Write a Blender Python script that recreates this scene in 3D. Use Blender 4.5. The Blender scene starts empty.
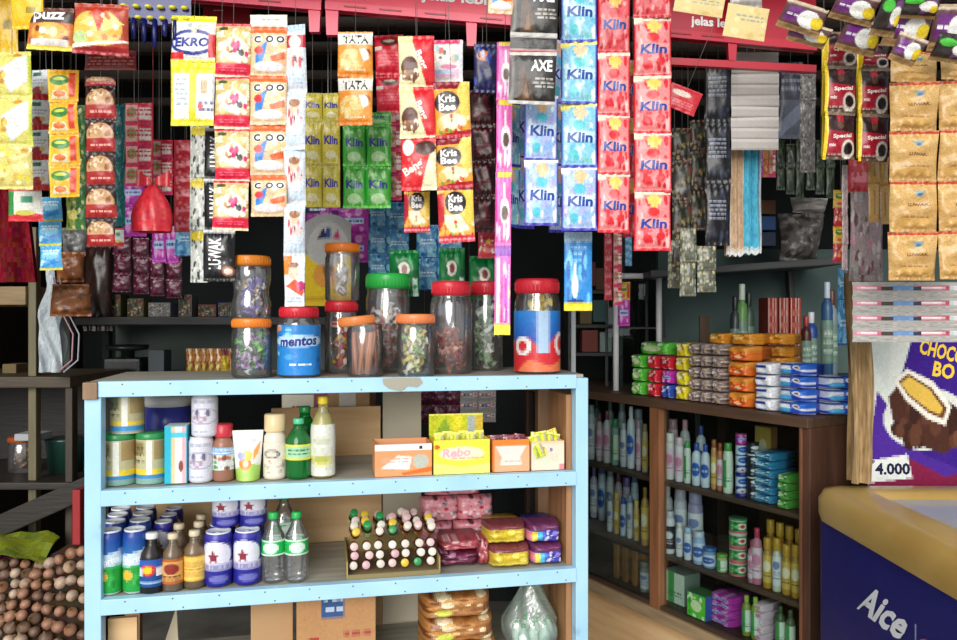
import bpy, bmesh, math, random
import numpy as np
from mathutils import Vector, Matrix, Euler
SC = bpy.context.scene
COL = SC.collection
F, EYE, CX, HY = 760.0, 1.35, 478.5, 320.0
R = math.radians
rnd = random.Random(7)
ORD = ['first','second','third','fourth','fifth','sixth','seventh','eighth','ninth','tenth','eleventh','twelfth',
       'thirteenth','fourteenth','fifteenth','sixteenth','seventeenth','eighteenth','nineteenth','twentieth']

def at(px, py, d):
    """a point seen at photo pixel (px, py) standing d metres into the scene"""
    return Vector(((px-CX)/F*d, d, EYE-(py-HY)/F*d))

_lin = {}
def C(h):
    if not isinstance(h, str): return h
    if h not in _lin:
        v = [int(h[i:i+2], 16)/255 for i in (0, 2, 4)]
        _lin[h] = tuple(x/12.92 if x <= .04045 else ((x+.055)/1.055)**2.4 for x in v)
    return _lin[h]

# ---------------------------------------------------------------- materials
def nt(m):
    m.use_nodes = True
    return m.node_tree.nodes, m.node_tree.links
def mat_print(name, rough=.4, metal=0, bump=0, bscale=60, vary=.12, vscale=9, coat=0, spec=.5, trans=0, stretch=None):
    """surface whose colour is the printed colour of each face, a little uneven"""
    m = bpy.data.materials.new(name); n, l = nt(m)
    b = n['Principled BSDF']
    a = n.new('ShaderNodeAttribute'); a.attribute_name = 'Col'
    t = n.new('ShaderNodeTexCoord'); no = n.new('ShaderNodeTexNoise')
    no.inputs['Scale'].default_value = vscale; no.inputs['Detail'].default_value = 4
    src = t.outputs['Object']
    if stretch:
        mp = n.new('ShaderNodeMapping'); mp.inputs['Scale'].default_value = stretch
        l.new(src, mp.inputs[0]); src = mp.outputs[0]
    l.new(src, no.inputs['Vector'])
    r = n.new('ShaderNodeMapRange'); r.inputs['To Min'].default_value = 1-vary; r.inputs['To Max'].default_value = 1+vary*.5
    r.inputs['From Min'].default_value = .3; r.inputs['From Max'].default_value = .7
    l.new(no.outputs['Fac'], r.inputs['Value'])
    mx = n.new('ShaderNodeVectorMath'); mx.operation = 'SCALE'
    l.new(a.outputs['Color'], mx.inputs[0]); l.new(r.outputs[0], mx.inputs['Scale'])
    l.new(mx.outputs[0], b.inputs['Base Color'])
    b.inputs['Roughness'].default_value = rough; b.inputs['Metallic'].default_value = metal
    b.inputs['Specular IOR Level'].default_value = spec
    if coat:
        b.inputs['Coat Weight'].default_value = coat; b.inputs['Coat Roughness'].default_value = .12
    if trans: b.inputs['Transmission Weight'].default_value = trans
    if bump:
        n2 = n.new('ShaderNodeTexNoise'); n2.inputs['Scale'].default_value = bscale; n2.inputs['Detail'].default_value = 3
        l.new(src, n2.inputs['Vector'])
        bp = n.new('ShaderNodeBump'); bp.inputs['Strength'].default_value = bump; bp.inputs['Distance'].default_value = .004
        l.new(n2.outputs['Fac'], bp.inputs['Height']); l.new(bp.outputs[0], b.inputs['Normal'])
    return m
def mat_clear(name, tint=(1,1,1), gloss=.12, rough=.06, milk=0.0, bump=0.0):
    """thin clear plastic or glass: transparent with a fresnel sheen"""
    m = bpy.data.materials.new(name); n, l = nt(m)
    n.remove(n['Principled BSDF']); out = n['Material Output']
    tr = n.new('ShaderNodeBsdfTransparent'); tr.inputs[0].default_value = (*tint, 1)
    gl = n.new('ShaderNodeBsdfGlossy'); gl.inputs['Roughness'].default_value = rough
    lw = n.new('ShaderNodeLayerWeight'); lw.inputs['Blend'].default_value = .25
    mr = n.new('ShaderNodeMapRange'); mr.inputs['To Min'].default_value = gloss*.5; mr.inputs['To Max'].default_value = min(1, gloss*4)
    l.new(lw.outputs['Fresnel'], mr.inputs['Value'])
    mix = n.new('ShaderNodeMixShader'); l.new(mr.outputs[0], mix.inputs[0]); l.new(tr.outputs[0], mix.inputs[1]); l.new(gl.outputs[0], mix.inputs[2])
    end = mix
    if milk:
        df = n.new('ShaderNodeBsdfDiffuse'); df.inputs[0].default_value = (*tint, 1)
        m2 = n.new('ShaderNodeMixShader'); m2.inputs[0].default_value = milk
        l.new(mix.outputs[0], m2.inputs[1]); l.new(df.outputs[0], m2.inputs[2]); end = m2
    if bump:
        no = n.new('ShaderNodeTexNoise'); no.inputs['Scale'].default_value = 35; no.inputs['Detail'].default_value = 4
        tc = n.new('ShaderNodeTexCoord'); l.new(tc.outputs['Object'], no.inputs['Vector'])
        bp = n.new('ShaderNodeBump'); bp.inputs['Strength'].default_value = bump; bp.inputs['Distance'].default_value = .01
        l.new(no.outputs['Fac'], bp.inputs['Height']); l.new(bp.outputs[0], gl.inputs['Normal'])
    l.new(end.outputs[0], out.inputs['Surface'])
    return m
def mat_ramp(name, stops, scale=6, stretch=(1,1,1), rough=.6, detail=6, bump=.15, contrast=(.3,.7), spec=.4):
    """procedural noise through a colour ramp: worn paint, boards, plaster, ground"""
    m = bpy.data.materials.new(name); n, l = nt(m); b = n['Principled BSDF']
    t = n.new('ShaderNodeTexCoord'); mp = n.new('ShaderNodeMapping'); mp.inputs['Scale'].default_value = stretch
    no = n.new('ShaderNodeTexNoise'); no.inputs['Scale'].default_value = scale; no.inputs['Detail'].default_value = detail
    l.new(t.outputs['Object'], mp.inputs[0]); l.new(mp.outputs[0], no.inputs['Vector'])
    cr = n.new('ShaderNodeValToRGB'); el = cr.color_ramp.elements
    while len(el) < len(stops): el.new(.5)
    for e, (p, c) in zip(el, stops): e.position = p; e.color = (*C(c), 1)
    l.new(no.outputs['Fac'], cr.inputs[0]); l.new(cr.outputs[0], b.inputs['Base Color'])
    b.inputs['Roughness'].default_value = rough; b.inputs['Specular IOR Level'].default_value = spec
    if bump:
        bp = n.new('ShaderNodeBump'); bp.inputs['Strength'].default_value = bump; bp.inputs['Distance'].default_value = .004
        l.new(no.outputs['Fac'], bp.inputs['Height']); l.new(bp.outputs[0], b.inputs['Normal'])
    return m
M = {
 'film': mat_print('printed_film', .32, bump=.35, bscale=45, vary=.06),
 'foil': mat_print('gold_foil', .28, metal=.35, bump=.6, bscale=38, vary=.12),
 'plastic': mat_print('moulded_plastic', .3, vary=.05),
 'card': mat_print('printed_card', .62, vary=.07, spec=.3),
 'paper': mat_print('matt_paper', .85, vary=.08, spec=.2),
 'cloth': mat_print('woven_cloth', .95, bump=.5, bscale=160, vary=.18, vscale=20, spec=.1),
 'metal': mat_print('bright_metal', .38, metal=.1, vary=.1),
 'skin': mat_print('onion_skin', .5, bump=.3, bscale=70, vary=.3, vscale=25, stretch=(1,1,.2)),
 'wood': mat_print('bare_wood', .55, bump=.25, bscale=14, vary=.32, vscale=5, stretch=(9,9,1.2)),
 'woodx': mat_print('bare_wood_lengthwise', .55, bump=.25, bscale=14, vary=.3, vscale=5, stretch=(1.2,9,9)),
 'ctint': mat_print('tinted_plastic', .12, vary=.03, trans=.75),
 'clear': mat_clear('clear_plastic', gloss=.34, rough=.13, milk=.03),
 'glass': mat_clear('pane_glass', tint=(.9,.96,.95), gloss=.1, rough=.02),
 'lid': mat_clear('lid_glass', tint=(.86,.88,.95), gloss=.35, rough=.05, milk=.4),  # milk puts the pale bluish lid reflection into the glass colour
 'bag': mat_clear('thin_clear_bag', tint=(.95,.97,.97), gloss=.3, rough=.14, milk=.12, bump=.8),
 'gbag': mat_clear('greenish_clear_bag', tint=(.86,.96,.9), gloss=.3, rough=.16, milk=.14, bump=.9),
 'blue': mat_ramp('worn_blue_paint', [(.27,'8d8a7c'),(.31,'93b4c4'),(.36,'a4d0ea'),(.62,'b0daf2'),(1,'bfe2f4')], 7, rough=.42, bump=.08),
}
# ---------------------------------------------------------------- mesh builder
class MB:
    def __init__(s): s.v=[]; s.f=[]; s.c=[]; s.sm=[]
    def add(s, vs, fs, cols, smooth=False):
        o = len(s.v); s.v += [tuple(p) for p in vs]
        for i, f in enumerate(fs):
            s.f.append(tuple(o+k for k in f)); s.c.append(C(cols[i] if isinstance(cols, list) else cols)); s.sm.append(smooth)
    def box(s, c, size, col, rot=None, bev=.0, cols=None):
        x,y,z = (q/2 for q in size)
        bm = bmesh.new(); bmesh.ops.create_cube(bm, size=1)
        bmesh.ops.scale(bm, vec=size, verts=bm.verts)
        if bev: bmesh.ops.bevel(bm, geom=bm.edges[:], offset=bev, segments=2, profile=.6, affect='EDGES')
        mt = Matrix.Translation(c)
        if rot is not None: mt = mt @ Euler(rot).to_matrix().to_4x4()
        bm.verts.index_update()
        nrm = [f.normal.copy() for f in bm.faces]
        vs = [mt @ v.co for v in bm.verts]; fs = [[v.index for v in f.verts] for f in bm.faces]
        if cols:   # cols: front, back, left, right, top, bottom
            cc = []
            for nn in nrm:
                k = max(range(3), key=lambda i: abs(nn[i])); pos = nn[k] > 0
                cc.append(cols[{(1,False):0,(1,True):1,(0,False):2,(0,True):3,(2,True):4,(2,False):5}[(k,pos)]])
            s.add(vs, fs, cc)
        else: s.add(vs, fs, col)
        bm.free(); return s
    def tube(s, pts, r, col, seg=8, close=False, cap=True):
        pts = [Vector(p) for p in pts]; n = len(pts); rr = r if isinstance(r, (list,tuple)) else [r]*n
        vs=[]; fs=[]; ref=None
        for i,p in enumerate(pts):
            a = pts[(i+1)%n] if (close or i<n-1) else p; b = pts[i-1] if (close or i>0) else p
            t = (a-b).normalized() if (a-b).length>1e-9 else Vector((0,0,1))
            if ref is None: ref = Vector((1,0,0)) if abs(t.x)<.9 else Vector((0,1,0))
            x = (ref - t*ref.dot(t)).normalized(); y = t.cross(x); ref = x
            for k in range(seg):
                an = 2*math.pi*k/seg; vs.append(p + x*math.cos(an)*rr[i] + y*math.sin(an)*rr[i])
        m = n if close else n-1
        for i in range(m):
            j=(i+1)%n
            for k in range(seg):
                k2=(k+1)%seg; fs.append((i*seg+k, i*seg+k2, j*seg+k2, j*seg+k))
        if cap and not close:
            fs.append(tuple(range(seg))[::-1]); fs.append(tuple((n-1)*seg+k for k in range(seg)))
        s.add(vs, fs, col, True); return s
    def lathe(s, prof, col, seg=32, c=(0,0,0), cap=True, sq=0):
        """prof: (radius, z) from bottom to top; col: one colour, a list per band, or a design"""
        prof=[p for p in prof]; vs=[]; fs=[]; cols=[]
        for r,z in prof:
            for k in range(seg):
                an=2*math.pi*k/seg; ca, sa = -math.cos(an), -math.sin(an)
                q = 1.0
                if sq: q = 1/((abs(ca)**sq+abs(sa)**sq)**(1/sq))
                vs.append((c[0]+r*ca*q, c[1]+r*sa*q, c[2]+z))
        n=len(prof)
        for i in range(n-1):
            for k in range(seg):
                k2=(k+1)%seg; fs.append((i*seg+k, i*seg+k2, (i+1)*seg+k2, (i+1)*seg+k))
                cols.append(col[i] if isinstance(col, list) else col)
        if cap:
            if prof[0][0]>1e-6: fs.append(tuple(range(seg))[::-1]); cols.append(cols[0])
            if prof[-1][0]>1e-6: fs.append(tuple((n-1)*seg+k for k in range(seg))); cols.append(cols[-1])
        s.add(vs, fs, cols, True); return s
    def surf(s, fn, des, nu, nv, base=None, smooth=True):
        """grid of fn(u, v) coloured by a design; u left to right, v bottom to top"""
        vs=[fn(i/nu, j/nv) for j in range(nv+1) for i in range(nu+1)]
        fs=[(j*(nu+1)+i, j*(nu+1)+i+1, (j+1)*(nu+1)+i+1, (j+1)*(nu+1)+i) for j in range(nv) for i in range(nu)]
        cols = paint(des, nu, nv) if des is not None else base
        s.add(vs, fs, cols, smooth)
        if des is not None:
            for t in des.get('t', ()): s.text(fn, *t)
        return s
    def text(s, fn, body, u0, v0, u1, v1, col, rot=0, shear=0, lift=.0007):
        gv, gf = glyph(body); cu, cv = (u0+u1)/2, (v0+v1)/2; du, dv = u1-u0, v1-v0
        vs=[]
        p0 = Vector(fn(.5,.5)); ex = Vector(fn(.51,.5))-p0; ez = Vector(fn(.5,.51))-p0
        asp = ez.length/max(ex.length,1e-9)
        nl = ex.cross(ez).normalized()*lift
        for x,y in gv:
            a=(x-.5)*du + shear*(y-.5)*dv; b=(y-.5)*dv*asp
            if rot: a,b = a*math.cos(rot)-b*math.sin(rot), a*math.sin(rot)+b*math.cos(rot)
            vs.append(Vector(fn(min(1,max(0,cu+a)), min(1,max(0,cv+b/asp)))) + nl)
        s.add(vs, gf, col); return s
    def build(s, name, mat, parent=None, label=None, kind=None):
        return link(name, s.mesh(name, mat), parent, label, kind)
    def mesh(s, name, mat):
        me=bpy.data.meshes.new(name); me.from_pydata(s.v, [], s.f)
        ca=me.color_attributes.new('Col','FLOAT_COLOR','CORNER')
        ln=[len(f) for f in s.f]; cc=np.ones((sum(ln),4),dtype=np.float32)
        if s.f: cc[:,:3]=np.repeat(np.array(s.c,dtype=np.float32), ln, axis=0)
        ca.data.foreach_set('color', cc.ravel()); me.polygons.foreach_set('use_smooth', s.sm)
        me.materials.append(M[mat] if isinstance(mat,str) else mat); me.update(); return me
def link(name, me, parent=None, label=None, kind=None):
    o=bpy.data.objects.new(name, me); COL.objects.link(o)
    if parent is not None: o.parent=parent
    if label: o['label']=label
    if kind: o['kind']=kind
    return o
def tag(o, label, cat, group=None, kind=None):
    o['label']=label; o['category']=cat
    if group: o['group']=group
    if kind: o['kind']=kind
    return o
def thing(name, label, cat, loc=(0,0,0), rot=0, group=None):
    o=bpy.data.objects.new(name, None); COL.objects.link(o); o.empty_display_size=.02
    o.location=loc; o.rotation_euler=(0,0,rot) if isinstance(rot,(int,float)) else rot
    return tag(o, label, cat, group)
def dup(root, loc, rot=None, label=None, group=None):
    r=root.copy(); COL.objects.link(r); r.location=loc
    if rot is not None: r.rotation_euler=(0,0,rot) if isinstance(rot,(int,float)) else rot
    if label: r['label']=label
    if group: r['group']=group
    for ch in list(root.children):
        c=ch.copy(); COL.objects.link(c); c.parent=r
        for g in ch.children:
            d=g.copy(); COL.objects.link(d); d.parent=c
    return r
def struct(name, mb, mat): return mb.build(name, mat, kind='structure')
# ---------------------------------------------------------------- lettering and printed designs
_gl={}
def glyph(body, bold=.034):
    if body not in _gl:
        cu=bpy.data.curves.new('lettering','FONT'); cu.body=body; cu.resolution_u=2; cu.offset=bold
        o=bpy.data.objects.new('lettering', cu); COL.objects.link(o)
        dg=bpy.context.evaluated_depsgraph_get(); me=bpy.data.meshes.new_from_object(o.evaluated_get(dg))
        v=np.array([p.co[:2] for p in me.vertices]); lo,hi=v.min(0),v.max(0); v=(v-lo)/np.maximum(hi-lo,1e-6)
        _gl[body]=([tuple(p) for p in v],[tuple(p.vertices) for p in me.polygons])
        bpy.data.objects.remove(o); bpy.data.curves.remove(cu); bpy.data.meshes.remove(me)
    return _gl[body]
def paint(des, nu, nv, ss=2):
    U,V=np.meshgrid((np.arange(nu*ss)+.5)/(nu*ss), (np.arange(nv*ss)+.5)/(nv*ss))
    A=np.empty(U.shape+(3,)); A[:]=C(des['b'])
    for op in des.get('o',()):
        k=op[0]
        if k=='r': _,a,b,c,d,col=op; A[(U>=a)&(U<=c)&(V>=b)&(V<=d)]=C(col)
        elif k=='e': _,a,b,ra,rb,col=op; A[((U-a)/ra)**2+((V-b)/rb)**2<=1]=C(col)
        elif k=='p':
            pts=op[1]; ins=np.zeros(U.shape,bool)
            for i in range(len(pts)):
                (x1,y1),(x2,y2)=pts[i],pts[i-1]
                if y1==y2: continue
                ins^=((y1>V)!=(y2>V))&(U<(x2-x1)*(V-y1)/(y2-y1)+x1)
            A[ins]=C(op[2])
        elif k=='s':   # scattered blots inside a rectangle
            _,seed,n,a,b,c,d,r0,r1,cols=op; g=random.Random(seed)
            for i in range(n):
                x,y,r=g.uniform(a,c),g.uniform(b,d),g.uniform(r0,r1); q=g.uniform(.6,1.6)
                A[((U-x)/r)**2+((V-y)/(r*q))**2<=1]=C(g.choice(cols))
        elif k=='h':   # lines of small print
            _,seed,n,a,b,c,d,col=op; g=random.Random(seed)
            for i in range(n):
                y0=b+(d-b)*(i+.25)/n; y1=b+(d-b)*(i+.7)/n; x=a+g.uniform(0,.06)
                while x<c:
                    w=g.uniform(.04,.16); A[(U>=x)&(U<=min(c,x+w))&(V>=y0)&(V<=y1)]=C(col); x+=w+g.uniform(.02,.05)
        elif k=='g':   # printed colour fade
            _,b,d,c0,c1=op; m=(V>=b)&(V<=d); t=((V-b)/(d-b))[m][:,None]; A[m]=np.array(C(c0))*(1-t)+np.array(C(c1))*t
    A=A.reshape(nv,ss,nu,ss,3).mean((1,3))
    if des.get('n',.1):   # fine printed detail
        gg=np.random.default_rng(len(des.get('o',()))*31+nu); A=np.clip(A*(1+des.get('n',.1)*gg.standard_normal((nv,nu,1)))+des.get('n',.1)*.06*gg.standard_normal((nv,nu,3)),0,1)
    return [tuple(x) for x in A.reshape(-1,3)]
# ---------------------------------------------------------------- kinds of goods
RAIL = 2.12
def pillow(w, h, t, seed, crimp=.07, pinch=.012, wr=.12, boxy=False):
    g=random.Random(seed); ph=[g.uniform(0,6.28) for _ in range(6)]; k1,k2=g.uniform(9,15),g.uniform(5,9)
    def fn(u, v, s=-1):
        x=2*u-1; vv=min(1,max(0,(v-crimp)/(1-2*crimp))); q=2*vv-1
        e=max(0,1-abs(x)**(9 if boxy else 2.6))**.6; f=max(0,1-q**(10 if boxy else 4))**(.5 if boxy else .65)
        y=t/2*e*f
        edge=math.exp(-((1-abs(q))*5)**2)*e
        y+=t*wr*(math.sin(k1*x+ph[0])*edge*.9 + .5*math.sin(k2*u*1.3+7*v+ph[1])*e*f + .35*math.sin(17*v-4*u+ph[2])*e*f)*(1 if s<0 else .6)
        y+= .0008*math.sin(v*h/.0016)*(1 if (v<crimp or v>1-crimp) else 0)
        z=(v-1)*h + pinch*.35*h*f*0
        xx=x*w/2*(1-pinch*f) 
        bend=0 if boxy else t*.35*math.sin(3.1*v+ph[3])*x*.5
        return (xx, s*max(y,0.0)+bend, z)
    return fn
_sm={}
def sachet_mesh(name, des, w, h, t, seed, mat='film', **kw):
    key=(name, des, round(w,3), round(h,3), round(t,4), seed, mat)
    if key not in _sm:
        D=DES[des]; fn=pillow(w,h,t,seed,**kw); mb=MB()
        nu=max(8,min(34,int(w*520))); nv=max(8,min(44,int(h*520)))
        mb.surf(fn, D, nu, nv)
        mb.surf(lambda u,v: fn(1-u,v,1), {'b':D.get('back',D['b'])}, 8, 10)
        _sm[key]=mb.mesh(name, mat)
    return _sm[key]
def strip(label, des, x0, y0, x1, ys, d, lean=0, rot=0, t=.22, cat='sachet strip', group=None, name='hanging_sachet_strip', part='sachet', mat='film', string=True, wob=.008, seed=0, **kw):
    """connected sachets hanging in a row; y0 and ys: photo rows of the top and of each lower seam"""
    g=random.Random(hash((x0*7+y0*13+seed))&0xffff)
    top=at((x0+x1)/2, y0, d); w=(x1-x0)/F*d
    th=thing(name, label, cat, top, (0, 0, rot), group)
    if lean: th.rotation_euler=(0, math.atan2(lean, ys[-1]-y0), rot)
    if string:
        mb=MB(); k=max(.004, (RAIL-top.z)); mb.tube([(0,0,-.004),(0,.001,k*.5),(0,0,k)], .0006, '6c6860', 5)
        mb.build('hanging_string','plastic',th)
    if isinstance(des,str): des=[des]
    prev=y0
    for i,y in enumerate(ys):
        h=(y-prev)/F*d
        hq=round(h/.004)*.004 if len(ys)>2 else h
        me=sachet_mesh(part, des[i%len(des)], w, h*1.01, min(w,h)*t, seed*10+i%3, mat, **kw)
        o=link(part, me, th); o.location=(g.uniform(-1,1)*w*wob, g.uniform(-1,1)*.1*wob, -(prev-y0)/F*d)
        o.rotation_euler=(g.uniform(-4,7)*wob, g.uniform(-1,1)*wob*.8, g.uniform(-1,1)*10*wob)
        prev=y
    return th
def pack(label, des, loc, w, h, t, rot, cat, name='snack_pack', group=None, mat='film', seed=1, **kw):
    """one soft pack, origin at its top edge; a single mesh"""
    me=sachet_mesh(name, des, w, h, t, seed, mat, **kw)
    o=link(name, me); o.location=loc; o.rotation_euler=rot; return tag(o,label,cat,group)
def wrapfn(prof, seg0=0):
    hs=[p[1] for p in prof]; z0,z1=hs[0],hs[-1]
    def fn(u,v):
        z=z0+(z1-z0)*v
        for (ra,za),(rb,zb) in zip(prof,prof[1:]):
            if z<=zb+1e-9: r=ra+(rb-ra)*((z-za)/max(zb-za,1e-9)); break
        a=math.pi*u
        return (-r*math.cos(a), -r*math.sin(a), z)
    return fn
def wrap(mb, prof, des, nu=26, nv=26):
    """printed wrap right round a turned shape: the design shows on the front and again on the back"""
    f=wrapfn(prof); mb.surf(f, DES[des], nu, nv)
    mb.surf(lambda u,v:(lambda p:(-p[0],-p[1],p[2]))(f(u,v)), DES[des], nu, nv)
_pr={}
def can(label, loc, r, h, des, group=None, lid='e6eaee', neck=True, name='drink_can', rot=.2, cat='can', caplid=None):
    key=('can',round(r,3),round(h,3),des,lid,caplid)
    if key in _pr: return dup(_pr[key], loc, rot, label, group)
    th=thing(name,label,cat,loc,rot,group)
    rt=r*.86 if neck else r
    pr=[(r*.82,0),(r*.97,h*.025),(r,h*.06),(r,h*.9),(rt,h*.975),(rt,h*.985)] if neck else [(r,0),(r,h*.96)]
    mb=MB(); wrap(mb, pr, des); mb.lathe([(.001,.001),(r*.82,.001)],'b9bcc0',26,cap=False); mb.build('body','film',th)
    mb=MB()
    if caplid:
        mb.lathe([(r*1.03,h*.88),(r*1.04,h*.9),(r*1.04,h*.985),(r*.98,h),(.001,h)],caplid,30); mb.build('lid','plastic',th)
    else:
        mb.lathe([(rt*1.02,h*.972),(rt*1.03,h),(rt*.94,h),(rt*.88,h*.975),(.001,h*.972)],lid,28,cap=False); ld=mb.build('lid','metal',th)
        mb=MB(); mb.lathe([(rt*.22,h*.978),(rt*.24,h*.985),(.001,h*.986)],lid,12,c=(0,-rt*.25,0)); mb.build('pull_tab','metal',ld)
    _pr[key]=th; return th
SHAPE={ # radius and height fractions of body outline, then the cap (radius, from height)
 'soda':([(.86,0),(.98,.02),(1,.06),(.96,.2),(1,.34),(1,.56),(.93,.66),(.6,.78),(.4,.85),(.38,.92)],(.42,.905)),
 'mini':([(.9,0),(1,.03),(1,.5),(.8,.6),(.6,.66),(.6,.7)],(.92,.66)),
 'glass':([(.9,0),(1,.02),(1,.6),(.92,.68),(.5,.78),(.42,.84),(.42,.93)],(.5,.9)),
 'lotion':([(.9,0),(1,.03),(1,.7),(.85,.78),(.5,.81),(.5,.84)],(.52,.83)),
 'talc':([(.95,0),(1,.02),(1,.76),(.9,.82)],(.86,.82)),
 'jug':([(.94,0),(1,.03),(1,.62),(.9,.7),(.72,.74),(.72,.78)],(.85,.77)),
 'tub':([(.9,0),(1,.03),(1,.84)],(1.05,.82)),
 'wide':([(.95,0),(1,.03),(1,.55),(.96,.66),(.8,.7),(.8,.74)],(.93,.73)),
 'tube':([(.98,0),(1,.05),(1,.75),(.85,.83),(.7,.85)],(.75,.84)),
}
def bottle(label, loc, r, h, shape, body, cap, des=None, band=(.12,.55), bmat='plastic', group=None, name='bottle', cat='bottle', rot=.2, sq=0, liquid=None):
    key=('b',round(r,3),round(h,3),shape,body,cap,des,bmat,sq,liquid)
    if key in _pr: return dup(_pr[key], loc, rot, label, group)
    prof,(cr,cz)=SHAPE[shape]; th=thing(name,label,cat,loc,rot,group)
    P=[(a*r,b*h) for a,b in prof]
    mb=MB(); mb.lathe(P,body,24,sq=sq); mb.build('body',bmat,th)
    if liquid:
        mb=MB(); mb.lathe([(a*.93,max(b,.003)) for a,b in P if b<h*.8],liquid,18); mb.build('liquid','plastic',th)
    mb=MB(); c=cr*r; mb.lathe([(c,cz*h),(c*1.03,cz*h+.002),(c*1.02,h*.985),(c*.9,h),(.0005,h)],cap,20,sq=sq); mb.build('cap','plastic',th)
    if des:
        b0,b1=band[0]*h,band[1]*h
        def rad(z):
            for (ra,za),(rb,zb) in zip(P,P[1:]):
                if za<=z<=zb: return ra+(rb-ra)*(z-za)/max(zb-za,1e-9)
            return r
        zs=[b0+(b1-b0)*i/8 for i in range(9)]
        mb=MB()
        if sq:
            mb.lathe([(rad(z)*1.03,z) for z in zs],[C(x) for x in paint(DES[des],1,8)],24,sq=sq,cap=False)
        else: wrap(mb,[(rad(z)+.0008,z) for z in zs],des,18,18)
        mb.build('label','film',th)
    _pr[key]=th; return th
def carton(label, loc, size, front, side, top, rot=0, cat='box', name='carton', group=None, back=None):
    """closed printed box standing on its base"""
    w,dp,h=size; th=thing(name,label,cat,loc,rot,group); mb=MB()
    mb.box((0,0,h/2),(w,dp,h),side,bev=.0012,cols=[side,side,side,side,top,side]); mb.build('box_body','card',th)
    mb=MB(); mb.surf(lambda u,v:((u-.5)*(w-.003),-dp/2-.0006,.0015+v*(h-.003)),DES[front],max(8,min(36,int(w*520))),max(8,min(36,int(h*520))),smooth=False)
    mb.build('printed_front','card',th); return th
def open_box(label, loc, size, front, side, inside, rot=0, group=None, flap=None, cat='box', name='display_box'):
    """open-topped counter display box: floor, four walls, sometimes a raised back flap"""
    w,dp,h=size; th=thing(name,label,cat,loc,rot,group); k=.0022; mb=MB()
    mb.box((0,0,k/2),(w,dp,k),inside)
    mb.box((-w/2+k/2,0,h/2),(k,dp,h),side); mb.box((w/2-k/2,0,h/2),(k,dp,h),side)
    mb.box((0,dp/2-k/2,h/2),(w,k,h),side); mb.box((0,-dp/2+k/2,h/2),(w-.001,k*.8,h),side)
    mb.build('box_body','card',th)
    mb=MB(); mb.surf(lambda u,v:((u-.5)*w,-dp/2-.0006,v*h),DES[front],max(8,min(36,int(w*520))),max(8,min(30,int(h*520))),smooth=False); mb.build('printed_front','card',th)
    if flap:
        fd,fh=flap; mb=MB(); mb.surf(lambda u,v:((u-.5)*w,dp/2+.001,h+v*fh),DES[fd],24,14,smooth=False)
        mb.box((0,dp/2+.002,h+fh/2),(w,.0015,fh),side); mb.build('back_flap','card',th)
    return th
def candies(name, label, loc, r, z0, z1, cols, n, size, seed=3, kind='twist', cat='sweets'):
    g=random.Random(seed); mb=MB()
    for i in range(int(n*.8)):
        size_=min(size*1.45,r*1.1); q=max(0,(r*.9-size_*.64))*math.sqrt(g.random()); a=g.uniform(0,6.283); c=Vector((q*math.cos(a),q*math.sin(a),z0+size_*.5+(z1-z0-size_*.4)*g.random()))
        rot=Euler((g.uniform(-.8,.8),g.uniform(-3,3),g.uniform(-3,3))).to_matrix(); col=g.choice(cols); L=size_
        pr=[(.5,-1.0),(.14,-.62),(.36,-.4),(.42,0),(.36,.4),(.14,.62),(.5,1.0)] if kind=='twist' else [(.05,-.8),(.42,-.7),(.45,0),(.42,.7),(.05,.8)]
        vs=[];sg=7
        for rr,zz in pr:
            for k in range(sg):
                an=6.283*k/sg; vs.append(c+rot@Vector((rr*L*.5*math.cos(an),rr*L*.5*math.sin(an)*.7,zz*L*.55)))
        fs=[(a_*sg+k,a_*sg+(k+1)%sg,(a_+1)*sg+(k+1)%sg,(a_+1)*sg+k) for a_ in range(len(pr)-1) for k in range(sg)]
        mb.add(vs,fs,[col if (g.random()<.8) else g.choice(cols) for _ in fs],True)
    o=mb.build(name,'film'); o.location=loc; tag(o,label,cat,kind='stuff'); return o
def jar(label, loc, r, h, lid, wrapd=None, band=(.05,.75), rot=.2, name='plastic_jar', neck=.8, waist=False):
    th=thing(name,label,'jar',loc,rot); mb=MB(); b=h*.86
    P=[(r*.9,0),(r,h*.03),(r,b*.86),(r*.93,b*.93),(r*neck,b*.97),(r*neck,b)]
    if waist: P=[(r*.93,0),(r,h*.03),(r,h*.25),(r*.9,h*.36),(r*.9,h*.5),(r,h*.62),(r,b*.94),(r*.9,b)]
    mb.lathe(P+[(r*neck*.93,b)],'ffffff',32,cap=False); mb.lathe([(.001,.001),(r*.9,.001)],'ffffff',32,cap=False); mb.build('jar_body','clear',th)
    mb=MB(); lr=r*max(neck,.86)*1.06; L=[(lr,b*.985),(lr,h*.975),(lr*.94,h),(.001,h)]
    mb.lathe(L,lid,36)
    for k in range(36):
        a=6.283*k/36; mb.box((lr*math.cos(a),lr*math.sin(a),(b+h*.97)/2),(.0016,.0016,(h*.95-b)),lid,rot=(0,0,a))
    mb.build('lid','plastic',th)
    if wrapd:
        mb=MB(); wrap(mb,[(r*1.008,h*band[0]),(r*1.008,h*band[1])],wrapd,30,26); mb.build('label','film',th)
    return th
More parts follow.
